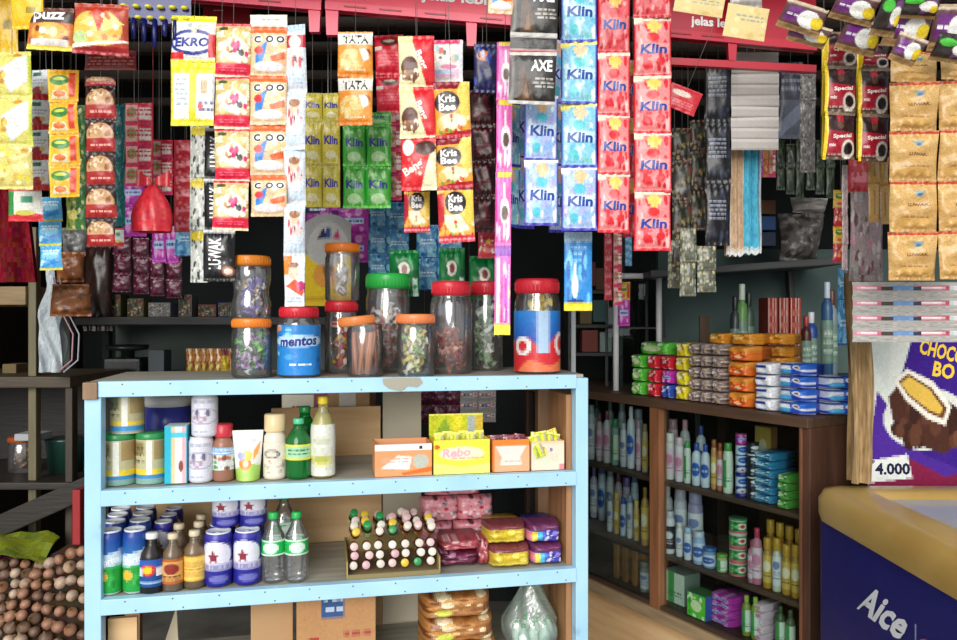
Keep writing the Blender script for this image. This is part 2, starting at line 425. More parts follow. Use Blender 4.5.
# ---------------------------------------------------------------- printed designs
r_,e_,p_,s_,h_,g_='r','e','p','s','h','g'
def klin(base, edge, seam, shirt, hearts, ink):
    o=[(r_,.0,.0,1,1,base)]
    o+=[(s_,4,46,.08,.1,.95,.9,.03,.07,hearts),(p_,[(.33,.9),(.45,.95),(.62,.95),(.74,.88),(.7,.78),(.62,.8),(.62,.62),(.42,.62),(.42,.8),(.36,.8)],shirt[0]),
        (e_,.5,.66,.17,.08,shirt[1]),(r_,.1,.4,.95,.56,shirt[2]),(e_,.35,.2,.13,.08,shirt[1]),(e_,.7,.24,.12,.07,hearts[0]),
        (r_,0,0,.05,1,edge),(r_,.95,0,1,1,edge),(r_,0,0,1,.05,edge),(r_,0,.95,1,1,seam),(r_,0,.9,.25,1,seam)]
    return dict(b=base,back=edge,o=o,t=[('Klin',.17,.38,.88,.54,ink,0,.12)])
DES={
 'klin_blue':klin('8cc8e4','3b3fae','e8e06a',('f3c9a0','54c4cc','c4e6ee'),['7fc6e0','e6f4f4','8fd8c8','d8ecf4','5fb2dc'],'0c409c'),
 'klin_lilac':klin('aac0ec','3c34a8','e6e2f6',('f0c090','5cc4d8','d4e4f8'),['8fb4ec','eef2fc','9fd4e4','b0a8e4'],'0c409c'),
 'klin_red':klin('e88484','d01c2c','f0dcc0',('e8c860','d8202c','ec9c98'),['d8202c','f0c0bc','cc1824','e8888a','d82838'],'0c3c98'),
 'klin_red_deep':klin('d85058','b81424','e0a494',('dcb454','c01824','d87878'),['c41824','e89c98','b0101c','dc6468'],'0c3890'),
 'axe':dict(b='17140f',back='2a2622',o=[(r_,0,0,1,.07,'b9b4ae'),(r_,0,.93,1,1,'c4beb8'),(r_,.0,.07,.1,.93,'6a6460'),(p_,[(.2,.07),(.55,.07),(.42,.5),(.3,.75),(.2,.6)],'4a3424'),(p_,[(.3,.1),(.44,.1),(.36,.45)],'7a5434'),(h_,2,3,.5,.3,.95,.52,'b8b0a8'),(r_,.0,.88,1,.9,'3a2f2a')],t=[('AXE',.46,.62,.92,.84,'f2efec')]),
 'axe_back':dict(b='151210',o=[(r_,0,0,1,.1,'c02028'),(r_,0,.1,1,.16,'b4aeaa'),(r_,0,.9,1,1,'bab4ae')]),
 'makro_front':dict(b='e6e6dc',back='e2d820',o=[(r_,0,.86,1,1,'e8e020'),(r_,0,0,1,.06,'e8e020'),(e_,.5,.42,.52,.28,'1c2a8c'),(e_,.5,.42,.46,.2,'f0f0f0'),(r_,.86,.1,1,.6,'d8242c'),(r_,0,.06,.3,.2,'d8242c'),(s_,2,8,.2,.62,.8,.8,.03,.06,['b8c0b8','d8d4b8'])],t=[('EKRO',.1,.32,.88,.52,'1a2890',0,.1)]),
 'makro_back':dict(b='e4dc1c',o=[(r_,0,0,1,.1,'e8dc18'),(r_,.06,.1,.44,.82,'e9ede6'),(r_,.6,.1,1,.82,'e6eae2'),(h_,5,6,.1,.3,.42,.76,'a8b8c0'),(r_,.7,.5,.85,.72,'c8b088'),(h_,6,2,.62,.2,.98,.4,'2c3a80'),(e_,.7,.3,.06,.05,'d02020')]),
 'puff_red':dict(b='ccb070',back='d8283c',o=[(r_,0,.74,1,.84,'d9e0b8'),(s_,3,24,.02,.3,.98,.85,.04,.1,['f4ead0','e8cc88','f6f2e2','d8b870']),(e_,.55,.52,.34,.22,'ece4d4'),(s_,12,16,.02,.3,.98,.72,.02,.05,['c8a058','e0c890','c87858']),(s_,8,10,.45,.42,.9,.62,.03,.07,['d8286c','e84c90','e6a8b8','303030']),(r_,0,.04,1,.26,'d81c3c'),(h_,2,2,.1,.1,.9,.2,'f0607c'),(r_,0,0,1,.04,'e8d8b0'),(e_,.22,.9,.14,.04,'4a5020'),(r_,0,.95,1,1,'dc2440')]),
 'puff_orange':dict(b='dcc098',back='e87030',o=[(s_,6,20,.02,.1,.98,.9,.04,.1,['f6eee0','ecc890','f0b890']),(r_,0,.86,1,1,'e8662c'),(p_,[(.15,.42),(.3,.6),(.5,.72),(.42,.5),(.35,.3),(.15,.26)],'2e7fd0'),(e_,.24,.52,.12,.08,'e03030'),(p_,[(.55,.4),(.95,.5),(.95,.34),(.6,.28)],'d8602c'),(e_,.5,.2,.4,.1,'f4e4e8'),(e_,.22,.74,.12,.08,'f4f4f0'),(e_,.62,.74,.12,.08,'f4f4f0'),(e_,.86,.74,.1,.08,'f4f4f0')],t=[('C  O O',.12,.67,.94,.81,'1c1c24')]),
 'baby_white':dict(b='d4dae2',back='e4e8ee',o=[(e_,.5,.68,.24,.14,'e8c4a8'),(e_,.5,.8,.26,.07,'a06a44'),(e_,.52,.5,.34,.12,'f2d8d0'),(s_,9,7,.2,.42,.9,.72,.03,.06,['202438','c04050','d87088']),(r_,.1,.12,.9,.2,'c8dcec'),(h_,4,2,.1,.22,.9,.32,'c0d0e4'),(r_,0,.9,1,1,'c8dce8')]),
 'baby_red':dict(b='d4dae2',o=[(r_,0,.66,1,.84,'b81c34'),(e_,.5,.74,.3,.1,'ecd8d0'),(e_,.5,.5,.34,.14,'f2d0c8'),(s_,9,7,.3,.4,.9,.62,.03,.06,['202438','d85868']),(h_,4,3,.1,.12,.9,.3,'b8cce0'),(r_,0,.9,1,1,'b8cee0')]),
 'baby_orange':dict(b='eef0f0',o=[(r_,0,.62,.4,1,'e88838'),(e_,.5,.68,.26,.14,'e8c4a8'),(e_,.5,.82,.24,.06,'905838'),(p_,[(.1,.4),(.6,.55),(1,.3),(.9,.2)],'d85838'),(e_,.85,.4,.18,.1,'c02870'),(h_,4,2,.1,.06,.9,.2,'b8cce0')]),
 'header':dict(b='e9e2d0',o=[(r_,0,.2,1,.5,'f4f0e4'),(h_,3,1,.3,.4,.8,.75,'b07858')]),
 'kraft_tag':dict(b='dcc48c',o=[(h_,3,2,.2,.5,.9,.75,'8c9c90'),(s_,3,8,.05,.05,.95,.95,.04,.1,['e4d09c','d4b878'])]),
 'tata':dict(b='f09a38',back='f09430',o=[(r_,0,.7,1,.97,'f2efe6'),(e_,.4,.36,.36,.24,'f0c878'),(s_,5,14,.1,.2,.7,.56,.05,.1,['f4d890','e8b054','f6e0a8']),(p_,[(.62,.6),(.86,.62),(.9,.4),(.74,.34)],'f2f0ea'),(p_,[(.78,.62),(.92,.6),(.96,.46)],'9c3020'),(r_,0,0,1,.1,'f0882c'),(h_,3,1,.2,.12,.8,.2,'f8e8c8')],t=[('TATA',.16,.72,.88,.92,'2a3424')]),
 'red_pack':dict(b='d81c34',back='d81c34',o=[(e_,.5,.8,.3,.1,'5a2420'),(e_,.5,.84,.2,.04,'c8b8a0'),(h_,6,5,.1,.2,.9,.6,'f05468'),(r_,.0,.6,.25,.7,'f0d8d0'),(r_,0,.0,1,.04,'e84c5c')]),
 'red_mark':dict(b='d02030',o=[(r_,0,.1,1,.5,'c81c2c'),(e_,.4,.7,.3,.12,'e8d8c8'),(h_,9,3,.1,.15,.9,.45,'f07078')]),
 'beng':dict(b='ece0ae',back='d8242c',o=[(p_,[(.35,1),(1,1),(1,.05),(.75,.05)],'d8202c'),(r_,0,.88,.4,1,'dfe0a0'),(e_,.3,.4,.24,.2,'5a2a1c'),(e_,.28,.24,.28,.1,'8a5a3a'),(s_,4,9,.05,.1,.5,.32,.03,.06,['f4ecd0','c89858','70402c'])],t=[('Beng',.36,.44,.9,.6,'f8f0e0',-1.15,0)]),
 'beng_red':dict(b='d8242c',back='d8242c',o=[(p_,[(.55,0),(1,0),(1,.9),(.8,.6)],'ece4bc'),(e_,.7,.8,.3,.14,'4a241c'),(e_,.22,.82,.16,.16,'f0ece0'),(s_,2,14,.05,.1,.6,.6,.02,.05,['f4d8b0','f08080','e84c50'])],t=[('Beng',.06,.3,.66,.52,'f8e8d8',.5,0)]),
 'krisbee':dict(b='e8a032',back='9c2028',o=[(r_,0,.86,1,1,'8c1c2c'),(e_,.95,.7,.3,.4,'f4d060'),(e_,.36,.62,.36,.2,'241418'),(e_,.5,.28,.4,.14,'f2dfb4'),(s_,7,16,.05,.1,.95,.4,.03,.08,['f0c070','c83028','f4e8c8','d86030','7c9c3c']),(p_,[(0,0),(1,0),(1,.14),(0,.06)],'b81c2c')],t=[('Kris',.13,.62,.6,.76,'f4f0ea'),('Bee',.13,.47,.6,.61,'f4f0ea')]),
 'krisbee_big':dict(b='e8b040',back='9c2028',o=[(e_,.95,.7,.3,.4,'f4cc50'),(e_,.5,.72,.3,.22,'241418'),(p_,[(.1,.5),(.6,.5),(.9,.2),(.3,.16)],'f4e4bc'),(p_,[(0,.9),(.2,.9),(.18,.4),(0,.2)],'c02430'),(s_,7,22,.05,.1,.98,.38,.03,.07,['e86030','d82c30','f4e8c8','e8b050','8cac4c']),(r_,0,0,1,.12,'d8283c'),(h_,3,1,0,.02,1,.1,'f0a0a8'),(r_,0,.95,1,1,'a01c2c')],t=[('Kris',.3,.72,.7,.87,'f4f0ea'),('Bee',.3,.56,.7,.71,'f4f0ea')]),
 'pinkwhite':dict(b='e8e6e0',back='d83068',o=[(r_,0,.9,1,1,'d83068'),(r_,0,0,.12,1,'d8406c'),(r_,.92,0,1,1,'eceaf0'),(s_,5,14,.15,.45,.85,.8,.04,.1,['4a3028','e0b8a0','c02c30','88c0c0','f0ece0']),(e_,.6,.36,.24,.06,'e05890'),(r_,.15,.12,.9,.3,'f0b0d0'),(r_,.15,.2,.7,.28,'90c8e0')]),
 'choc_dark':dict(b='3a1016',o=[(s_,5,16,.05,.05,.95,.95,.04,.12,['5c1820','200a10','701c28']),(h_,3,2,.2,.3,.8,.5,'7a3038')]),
 'navy_foil':dict(b='1c1c50',o=[(e_,.4,.75,.3,.1,'d87830'),(s_,5,12,.05,.05,.95,.95,.04,.1,['2c3c90','101030','b8b8d8','4050b0'])]),
 'pink_long':dict(b='e46ab4',back='d03c98',o=[(r_,0,.93,1,1,'ecd040'),(r_,0,0,.12,1,'d838a0'),(r_,.5,.1,.62,.86,'f0e6f0'),(e_,.6,.46,.26,.12,'6a5040'),(e_,.6,.48,.3,.18,'e8e0e0'),(e_,.6,.45,.2,.1,'5a4438'),(s_,4,10,.1,.1,.9,.35,.05,.1,['f4c8e4','c02c90','fff0f8'])]),
 'pink_stripes':dict(b='ec70bc',back='d03c98',o=[(r_,0,0,1,.12,'f0e040'),(r_,.12,.14,.3,.86,'f4eef4'),(r_,.42,.14,.5,.86,'c83098'),(r_,.62,.14,.78,.86,'b43ac0'),(r_,.84,.14,.95,.8,'f4c8e8'),(s_,3,8,.1,.2,.9,.8,.04,.07,['d8e8a0','f8d0ec']),(r_,0,.88,1,1,'8c3cb0')]),
 'deodorant':dict(b='2a8cd8',back='2a8cd8',o=[(r_,0,.88,1,1,'a8c8dc'),(h_,4,3,.2,.6,.8,.84,'88c4ec'),(s_,3,16,.05,.15,.95,.7,.04,.1,['48b0ec','1c6cc0','70c8f0']),(e_,.38,.32,.12,.16,'f0f4f8'),(r_,.33,.4,.43,.6,'e4ecf4'),(e_,.4,.12,.3,.03,'103c90'),(r_,0,0,1,.1,'f0dc20')]),
 'yellow_so':dict(b='d0c23c',back='c8b838',o=[(s_,3,20,.1,.1,.9,.9,.05,.1,['d8cc60','c4b430','e0d890']),(r_,0,.95,1,1,'a89c30'),(r_,0,0,.06,1,'b8a830'),(e_,.5,.22,.3,.1,'e4e0b0')],t=[('Klin',.14,.46,.88,.66,'28309c')]),
 'green_so':dict(b='4aa838',back='2c9c2c',o=[(s_,3,20,.1,.1,.9,.9,.05,.1,['68b858','3c9430','90c880']),(r_,0,0,.1,1,'28a828'),(r_,.92,0,1,1,'28a028'),(r_,0,0,1,.05,'50d020'),(e_,.5,.22,.3,.12,'a8d498')],t=[('Klin',.14,.46,.88,.66,'28388c')]),
 'blue_wash':dict(b='3f86b8',back='2868a0',o=[(s_,3,26,.05,.05,.95,.95,.05,.14,['6cb0d4','2c6ca8','8cc8dc','3c94c4']),(h_,3,2,.2,.4,.9,.6,'c4e0ec'),(r_,0,0,1,.04,'1c4c88')]),
 'blue_light':dict(b='58b0e0',back='4aa0d8',o=[(r_,0,0,1,.09,'e0d040'),(e_,.5,.6,.4,.16,'8cd0f0'),(h_,2,2,.15,.62,.9,.84,'e8f4fa'),(p_,[(.1,.2),(.9,.5),(.9,.3),(.1,.1)],'2c80cc'),(s_,4,10,.1,.12,.9,.5,.04,.08,['c8ecf8','3c98dc'])]),
 'magenta':dict(b='c034b0',back='b42ca4',o=[(s_,4,16,.05,.05,.95,.95,.05,.12,['d868cc','8c2c9c','e8a0dc','a848d0']),(r_,.15,.4,.85,.62,'b0c8ec'),(h_,3,1,.2,.42,.8,.6,'303c8c')]),
 'navy_magenta':dict(b='a02c9c',o=[(r_,0,.5,.6,1,'202048'),(h_,3,1,.1,.6,.6,.85,'c8d0e8'),(s_,4,10,.5,.05,.95,.95,.05,.12,['d868cc','e8a0dc','702080'])]),
 'yellow_floral':dict(b='dcd470',back='e8d860',o=[(p_,[(.25,.62),(.9,.95),(.98,.4),(.5,.1)],'e9ebea'),(r_,0,0,.05,1,'d8d040'),(r_,.92,0,1,1,'d8e058'),(s_,3,10,.02,.05,.45,.55,.04,.08,['d89a30','b8862c','e8c050']),(h_,5,6,.4,.3,.85,.75,'d8cfc4'),(e_,.65,.92,.12,.05,'d0902c')]),
 'yellow_pattern':dict(b='d8cc74',o=[(s_,6,34,.03,.03,.97,.97,.04,.07,['d8b850','c89838','f4ecc0','e0d040'])]),
 'yellow_plain':dict(b='e8b80c',o=[(r_,.5,.3,.8,.42,'9c8420'),(r_,0,.0,1,.06,'e8b818')]),
 'white_redbase':dict(b='f0f2f4',o=[(r_,0,.0,1,.2,'c81c24'),(e_,.4,.3,.3,.14,'b02020'),(r_,.1,.78,.6,.92,'2c7c5c'),(h_,3,2,.1,.5,.9,.7,'a8b0b8'),(e_,.7,.36,.14,.08,'e8c880')]),
 'tea_box':dict(b='eae8dc',o=[(r_,0,.9,1,1,'c8402c'),(r_,0,.1,.18,.9,'2c8c3c'),(r_,.4,.55,.75,.75,'3c9c78'),(p_,[(0,0),(1,0),(1,.2),(.6,.3),(0,.16)],'d82c34'),(e_,.5,.26,.3,.08,'d8d060')]),
 'yellow_soup':dict(b='edb226',back='e0a020',o=[(r_,0,.93,1,1,'d89c1c'),(e_,.42,.66,.32,.16,'2c7c2c'),(e_,.42,.7,.2,.05,'c8d048'),(r_,.72,.14,.92,.9,'d03c20'),(p_,[(.1,.1),(.7,.1),(.6,.34),(.2,.34)],'e4dcb8'),(e_,.4,.24,.2,.1,'d86c28'),(r_,.0,.0,.08,1,'f0c848')]),
 'green_mix':dict(b='8c9c38',o=[(r_,.5,.0,1,1,'3c7c34'),(e_,.4,.6,.3,.2,'e0d040'),(s_,3,12,.1,.1,.9,.9,.05,.1,['c8c040','2c5c2c','e8e0a0'])]),
 'noodle_red':dict(b='2a0c0c',back='3c1010',o=[(e_,.5,.5,.46,.42,'c09468'),(s_,5,26,.15,.5,.85,.85,.03,.06,['dcc8a0','a06838','d8c498','8c5030']),(r_,0,0,1,.06,'2a0c0c'),(r_,.02,.06,1,.44,'a01c1c'),(h_,2,1,.15,.16,.88,.32,'f0a898')]),
 'teal':dict(b='0c6464',o=[(s_,5,30,.05,.02,.95,.98,.03,.06,['1c9490','085050','30b0a8'])]),
 'redcream':dict(b='dc2c48',back='b01830',o=[(r_,.06,.12,.5,.92,'e8b0a8'),(e_,.28,.55,.18,.25,'8c9450'),(r_,.55,.2,.95,.75,'f4e0d8'),(h_,3,2,.1,.35,.95,.75,'c83048'),(r_,0,0,1,.06,'d83c8c')]),
 'dimred':dict(b='bc2434',back='80141c',o=[(r_,.1,.3,.9,.6,'d8707c'),(s_,3,10,.1,.1,.9,.9,.06,.1,['70101c','c86c68','a82834'])]),
 'zebra':dict(b='c8ccc4',o=[(s_,8,60,.02,.02,.98,.98,.03,.07,['2c302c','585c54','181a18','f0f0ec']),(e_,.5,.88,.5,.1,'d8c430')]),
 'luwak':dict(b='0c0c0e',back='141416',o=[(r_,0,.94,1,1,'c8c8c8'),(e_,.8,.2,.2,.1,'a86040'),(e_,.8,.2,.14,.06,'e8dcd0'),(s_,4,6,.6,.3,.95,.9,.02,.04,['c8c8c0','605c50'])],t=[('LUWAK',-.12,.42,.9,.66,'f0f0f0',1.571,0)]),
 'white_ridge':dict(b='bcb6b0',o=[(r_,0,0,1,.16,'a49c96'),(r_,0,.75,1,1,'d0cac4')]),
 'special9':dict(b='2c1014',back='3a1216',o=[(p_,[(0,.1),(0,.62),(1,.56),(1,.1)],'9c1428'),(r_,0,0,1,.08,'5c4434'),(r_,0,.93,1,1,'84705c'),(p_,[(.35,.93),(.6,.93),(.56,.7),(.4,.7)],'a82030'),(e_,.48,.72,.1,.08,'5c4030'),(e_,.76,.22,.22,.2,'d8ccc0'),(e_,.76,.23,.15,.13,'1a0c08'),(h_,4,1,.12,.08,.6,.14,'c8a8a0'),(r_,0,0,.1,1,'e8c414')],t=[('Special',.24,.43,.86,.54,'f0e4dc',.08,.1),('mix',.14,.27,.34,.34,'e8d8d0')]),
 'yellow_edge':dict(b='e8c414',o=[(r_,0,0,1,.04,'c89c10')]),
 'gold':dict(b='b5863f',back='a87c3c',o=[(g_,0,1,'b58a4c','cfa868'),(r_,0,.93,1,.99,'b83c20'),(r_,0,0,1,.06,'bc9458'),(p_,[(.45,.8),(.68,.8),(.6,.68),(.52,.68)],'7c98a0'),(e_,.58,.72,.05,.03,'406c8c'),(e_,.5,.2,.36,.08,'c89c54'),(h_,3,1,.2,.26,.8,.32,'94683a')],t=[('LUWAK',.34,.5,.76,.56,'7c5424')]),
 'gold_side':dict(b='b48c4c',o=[(r_,.4,.2,.56,.8,'8c6c38'),(r_,0,.95,1,1,'a87430')]),
 'coffee_lie':dict(b='5c3a3c',back='3c2428',o=[(r_,0,.0,1,.2,'a88458'),(p_,[(.05,.3),(.5,.35),(.45,.8),(.1,.8)],'6c2878'),(e_,.6,.5,.26,.3,'ecebe4'),(e_,.82,.45,.16,.2,'e8c824'),(h_,3,1,.08,.45,.4,.62,'f0e8f0'),(r_,0,.9,1,1,'c8b498')]),
 'coffee_green':dict(b='2a201c',back='2c2420',o=[(e_,.3,.7,.24,.14,'48b83c'),(p_,[(.5,.2),(.95,.3),(.9,.9),(.6,.8)],'6a3c70'),(e_,.7,.5,.22,.2,'e8e4dc'),(e_,.84,.4,.12,.14,'e0c024'),(r_,0,0,1,.14,'9c7c50')]),
 'chips_orange':dict(b='c8702c',back='c0202c',o=[(r_,0,.0,1,.12,'f0d040'),(r_,0,.92,1,1,'5c2c20'),(r_,.0,.62,1,.9,'3c2c28'),(e_,.5,.4,.4,.24,'f0a838'),(s_,5,14,.1,.14,.9,.5,.04,.09,['f4dca0','e08830','f4ecd8','702c1c']),(r_,.1,.1,.9,.24,'e8e0d8')],t=[('puzz',.14,.62,.84,.88,'f4f0ea')]),
 'chips_red':dict(b='b03c24',back='b02020',o=[(e_,.45,.5,.46,.36,'e8b848'),(p_,[(.1,.6),(.6,.8),(.95,.6),(.6,.45)],'f0d878'),(p_,[(.3,.9),(.5,.4),(.62,.9)],'c03020'),(e_,.14,.3,.14,.14,'b8d08c'),(r_,0,0,1,.16,'a01c20'),(p_,[(0,.1),(1,.26),(1,.3),(0,.18)],'f4e8d8'),(s_,3,10,.2,.3,.8,.8,.03,.06,['f8ecc8','d86828'])]),
 'maroon_tail':dict(b='702028',o=[(h_,4,3,.05,.2,.95,.7,'b87060'),(r_,0,0,1,.1,'8c4030')]),
 'blue_card':dict(b='0c1468',o=[(s_,3,10,.05,.4,.95,.95,.04,.09,['1c2890','080e4c','2c3ca0'])]),
 'grey_print':dict(b='6c6864',o=[(s_,3,60,.02,.02,.98,.98,.02,.06,['8c8884','4c4844','a8a4a0'])]),
 'floral_dark':dict(b='3a342c',back='2c2824',o=[(s_,8,50,.02,.02,.98,.98,.04,.09,['6c5c3c','8c4030','54604c','a89868','2c2824','74787c'])]),
 'floral_grey':dict(b='5c5c4c',back='44443c',o=[(s_,12,50,.02,.02,.98,.98,.04,.09,['8c8c70','a0a088','545c4c','c0b484','3c3c34','848c94'])]),
 'black_text':dict(b='15151c',back='101014',o=[(s_,3,8,.1,.1,.9,.9,.04,.09,['26283c','33384c']),(h_,3,5,.1,.4,.8,.75,'8c90a0')]),
 'yellow_card':dict(b='e2c838',back='d8bc30',o=[(r_,0,.6,1,.68,'8c8c8c'),(r_,0,.0,1,.58,'ecca20'),(e_,.44,.34,.26,.14,'e8a040'),(e_,.5,.4,.1,.1,'5c2c20'),(r_,0,.06,1,.1,'d8a818'),(r_,0,.68,1,1,'a8a8a6'),(e_,.5,.68,.46,.24,'c0c0bc'),(p_,[(.26,.74),(.4,.86),(.5,.74)],'1c2c50'),(r_,.46,.74,.55,.85,'28488c'),(p_,[(.6,.74),(.72,.85),(.76,.74)],'c0306c')]),
 'greenbag':dict(b='0c7c3c',back='0a6c34',o=[(e_,.5,.58,.2,.16,'e8e8dc'),(e_,.52,.58,.1,.1,'8c4838'),(r_,.8,.0,.95,.4,'c8e0d4'),(s_,3,8,.1,.1,.9,.9,.05,.1,['0a5c30','189c50'])]),
 'kacang':dict(b='c83040',o=[(s_,5,16,.05,.05,.95,.95,.05,.1,['e8b040','f0e0c8','90282c','e86878'])]),
 'bluegrey':dict(b='5c6070',o=[(r_,0,.5,1,1,'343448'),(p_,[(0,.2),(1,.5),(1,.3),(0,0)],'7c8498'),(h_,3,3,.1,.6,.9,.9,'8c90a4')]),
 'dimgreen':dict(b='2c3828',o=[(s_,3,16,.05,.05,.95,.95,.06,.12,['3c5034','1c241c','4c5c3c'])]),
 'pinkgrey':dict(b='8c7c7c',o=[(s_,3,70,.02,.02,.98,.98,.02,.06,['b0a0a0','6c5c60','a87484','8c9088','5c3c3c'])]),
 # shelf goods
 'milkcan':dict(b='c0b890',o=[(r_,0,.62,.4,.86,'8c7c4c'),(r_,.62,.5,1,.9,'a88c5c'),(h_,4,3,.05,.42,.4,.8,'5c5434'),(r_,0,.2,1,.3,'e8cc34'),(r_,0,.1,1,.2,'3c8cc0'),(r_,0,.0,1,.07,'80b0a0'),(r_,.46,.2,.58,.9,'eceadc')]),
 'milkcan_top':dict(b='bcb48c',o=[(r_,0,.62,.4,.96,'6c7054'),(r_,.62,.5,1,.96,'a89060'),(h_,4,3,.05,.42,.4,.8,'50543c'),(r_,0,.22,1,.3,'e8c838'),(r_,0,.05,1,.2,'3c90c8'),(r_,.46,.2,.58,.96,'eceadc')]),
 'bearcan':dict(b='dcdae4',o=[(e_,.5,.5,.44,.2,'b4b0c4'),(e_,.5,.5,.4,.16,'dcd8e4'),(e_,.35,.58,.06,.08,'6c6480'),(e_,.62,.58,.06,.08,'6c6480'),(s_,3,6,.25,.36,.75,.5,.03,.06,['c08494','8c849c','b89cac']),(h_,5,1,.2,.82,.8,.88,'8890a4'),(h_,6,1,.2,.1,.6,.15,'7c84a0')]),
 'sprite':dict(b='1f9c3c',back='1f9c3c',o=[(g_,.5,1,'2474b4','1c3490'),(p_,[(0,.6),(1,.74),(1,.5),(0,.42)],'c8dcec'),(p_,[(0,.42),(1,.5),(1,.44),(0,.4)],'2ca84c'),(e_,.3,.3,.16,.08,'e8b83c'),(s_,4,8,.5,.1,.95,.4,.03,.05,['38b450','18842c']),(r_,.0,0,1,.04,'b8c8c0')],t=[('Sprite',.24,.47,.78,.61,'f4f8f8',.22,.15)]),
 'bluestar':dict(b='26248c',o=[(e_,.45,.6,.42,.26,'e4e2ee'),(p_,[(.4,.72),(.46,.62),(.56,.62),(.49,.55),(.52,.44),(.42,.51),(.32,.44),(.35,.55),(.28,.62),(.37,.62)],'8c2c3c'),(r_,0,.32,1,.46,'c4c0dc'),(h_,3,1,.05,.34,.95,.44,'302c84'),(e_,.55,.16,.24,.07,'6c6cb4'),(r_,0,.9,1,1,'38349c')]),
 'redbull':dict(b='2c58ac',o=[(p_,[(0,.3),(.5,.75),(1,.3),(1,0),(0,0)],'204890'),(e_,.45,.62,.22,.2,'d83428'),(e_,.45,.62,.12,.14,'f0c828'),(r_,.0,.4,.3,.7,'dce8f0'),(r_,.68,.4,1,.7,'e4e8ec'),(r_,0,.1,1,.2,'90b8d8')]),
 'orange_label':dict(b='b8602c',o=[(r_,.1,.1,.9,.9,'e0a858'),(e_,.5,.6,.24,.22,'8c2c24'),(h_,3,2,.2,.1,.8,.36,'6c3420')]),
 'yellow_label':dict(b='d8a838',o=[(r_,.05,.05,.95,.95,'ecc860'),(h_,3,5,.15,.15,.85,.8,'c8843c')]),
 'green_wrap':dict(b='1fae50',o=[(e_,.5,.5,.22,.36,'d8ece0'),(r_,0,.9,1,1,'c8e8d4'),(r_,0,0,1,.1,'c8e8d4')]),
 'milo':dict(b='d4dcd8',o=[(r_,0,.66,1,1,'8cb4d8'),(h_,3,2,.1,.7,.9,.96,'f0f4f4'),(s_,3,12,.1,.05,.9,.6,.05,.1,['5c9c4c','d8d0b8','8c4c34','c87c60'])]),
 'cream_label':dict(b='e6dccb',o=[(e_,.42,.68,.24,.13,'6c6460'),(e_,.42,.68,.17,.09,'d8d0c0'),(s_,4,12,.2,.1,.8,.5,.03,.05,['b8a890','d89880','9c8c7c'])]),
 'green_label':dict(b='e0d83c',o=[(r_,.12,.15,.85,.85,'a8d8b0'),(h_,3,2,.2,.3,.8,.75,'1c6c30')]),
 'pale_label':dict(b='dfe0d4',o=[(e_,.45,.3,.36,.12,'d8d080'),(e_,.45,.68,.24,.07,'c8ccb0'),(h_,4,4,.2,.1,.8,.55,'c8c8b4'),(e_,.45,.32,.2,.07,'b4b850')]),
 'pouch_fruit':dict(b='ecece4',back='d8d8d8',o=[(p_,[(0,0),(1,0),(1,.3),(.5,.36),(0,.22)],'a8d060'),(e_,.42,.34,.24,.13,'f08c3c'),(e_,.5,.5,.18,.1,'f0c84c'),(e_,.28,.5,.14,.08,'a0a4d8'),(p_,[(.72,.6),(.95,.8),(.9,.55),(.72,.4)],'f0a04c'),(h_,3,1,.25,.76,.8,.84,'d89cb8'),(e_,.45,.34,.1,.06,'f4dcc0')]),
 'turq_carton':dict(b='f0eeee',o=[(r_,0,0,.3,1,'28b4cc'),(r_,.3,0,.48,1,'e8c89c'),(r_,.8,0,1,1,'e0b0b8'),(e_,.75,.3,.12,.1,'8c4c3c'),(r_,.3,.8,1,.9,'58c4d4')]),
 'box_orange':dict(b='f09c68',o=[(r_,0,.8,1,1,'f0ece8'),(p_,[(.1,.25),(.4,.65),(.65,.6),(.6,.2)],'ece8e4'),(h_,3,2,.1,.4,.6,.6,'e0a890'),(e_,.8,.45,.14,.22,'b8bcae'),(p_,[(.45,.1),(1,.28),(1,.12),(.5,.02)],'e86c24'),(r_,.78,.84,.84,.94,'38302c')]),
 'box_yellow':dict(b='f0e648',o=[(p_,[(0,.0),(1,0),(1,.3),(.5,.2),(0,.36)],'f4ee7c'),(e_,.5,.6,.4,.2,'f4ecc0'),(e_,.06,.8,.05,.07,'d86030'),(h_,3,1,.3,.42,.95,.5,'d8a890')],t=[('Rebo',.16,.5,.66,.76,'e4b4c4',.05,.1)]),
 'flap_yellow':dict(b='c8cc24',o=[(p_,[(.1,0),(.3,.9),(.42,0)],'8cac2c'),(p_,[(.4,0),(.44,.9),(.62,.9),(.6,0)],'e8dc30'),(r_,.7,.1,.86,.9,'a8b4b0'),(r_,.86,0,1,.9,'d8b838'),(r_,0,.92,1,1,'f0ec6c')]),
 'box_orange2':dict(b='f4ac80',o=[(r_,0,.82,1,1,'f08430'),(p_,[(.08,.8),(.92,.8),(.75,.45),(.8,.2),(.2,.2),(.25,.45)],'f2dcd4'),(h_,3,1,.3,.26,.8,.4,'e8b8a0'),(r_,0,0,.06,1,'e87c34')]),
 'box_pale':dict(b='f0d8c0',o=[(e_,.36,.72,.06,.08,'7c70b8'),(e_,.6,.7,.05,.07,'8c7cb8'),(h_,3,3,.2,.3,.8,.56,'d4c4b4'),(e_,.4,.34,.22,.14,'d8dcbc'),(r_,.85,.0,1,.2,'f08c8c'),(r_,0,.92,1,1,'e8c8a8')]),
 'redsheet':dict(b='e89ca8',o=[(s_,5,40,.02,.02,.98,.98,.03,.06,['f4dcdc','c01c34','e88c98','6c4048','f0f0ec','8c8c9c'])]),
 'pinkbag':dict(b='9c4048',o=[(s_,5,30,.02,.02,.98,.98,.04,.09,['c8888c','701c28','d8b0b0','4c1820'])]),
 'purplebag':dict(b='5c1c34',o=[(s_,5,30,.02,.02,.98,.98,.04,.09,['8c4060','300c1c','a87890','42142c'])]),
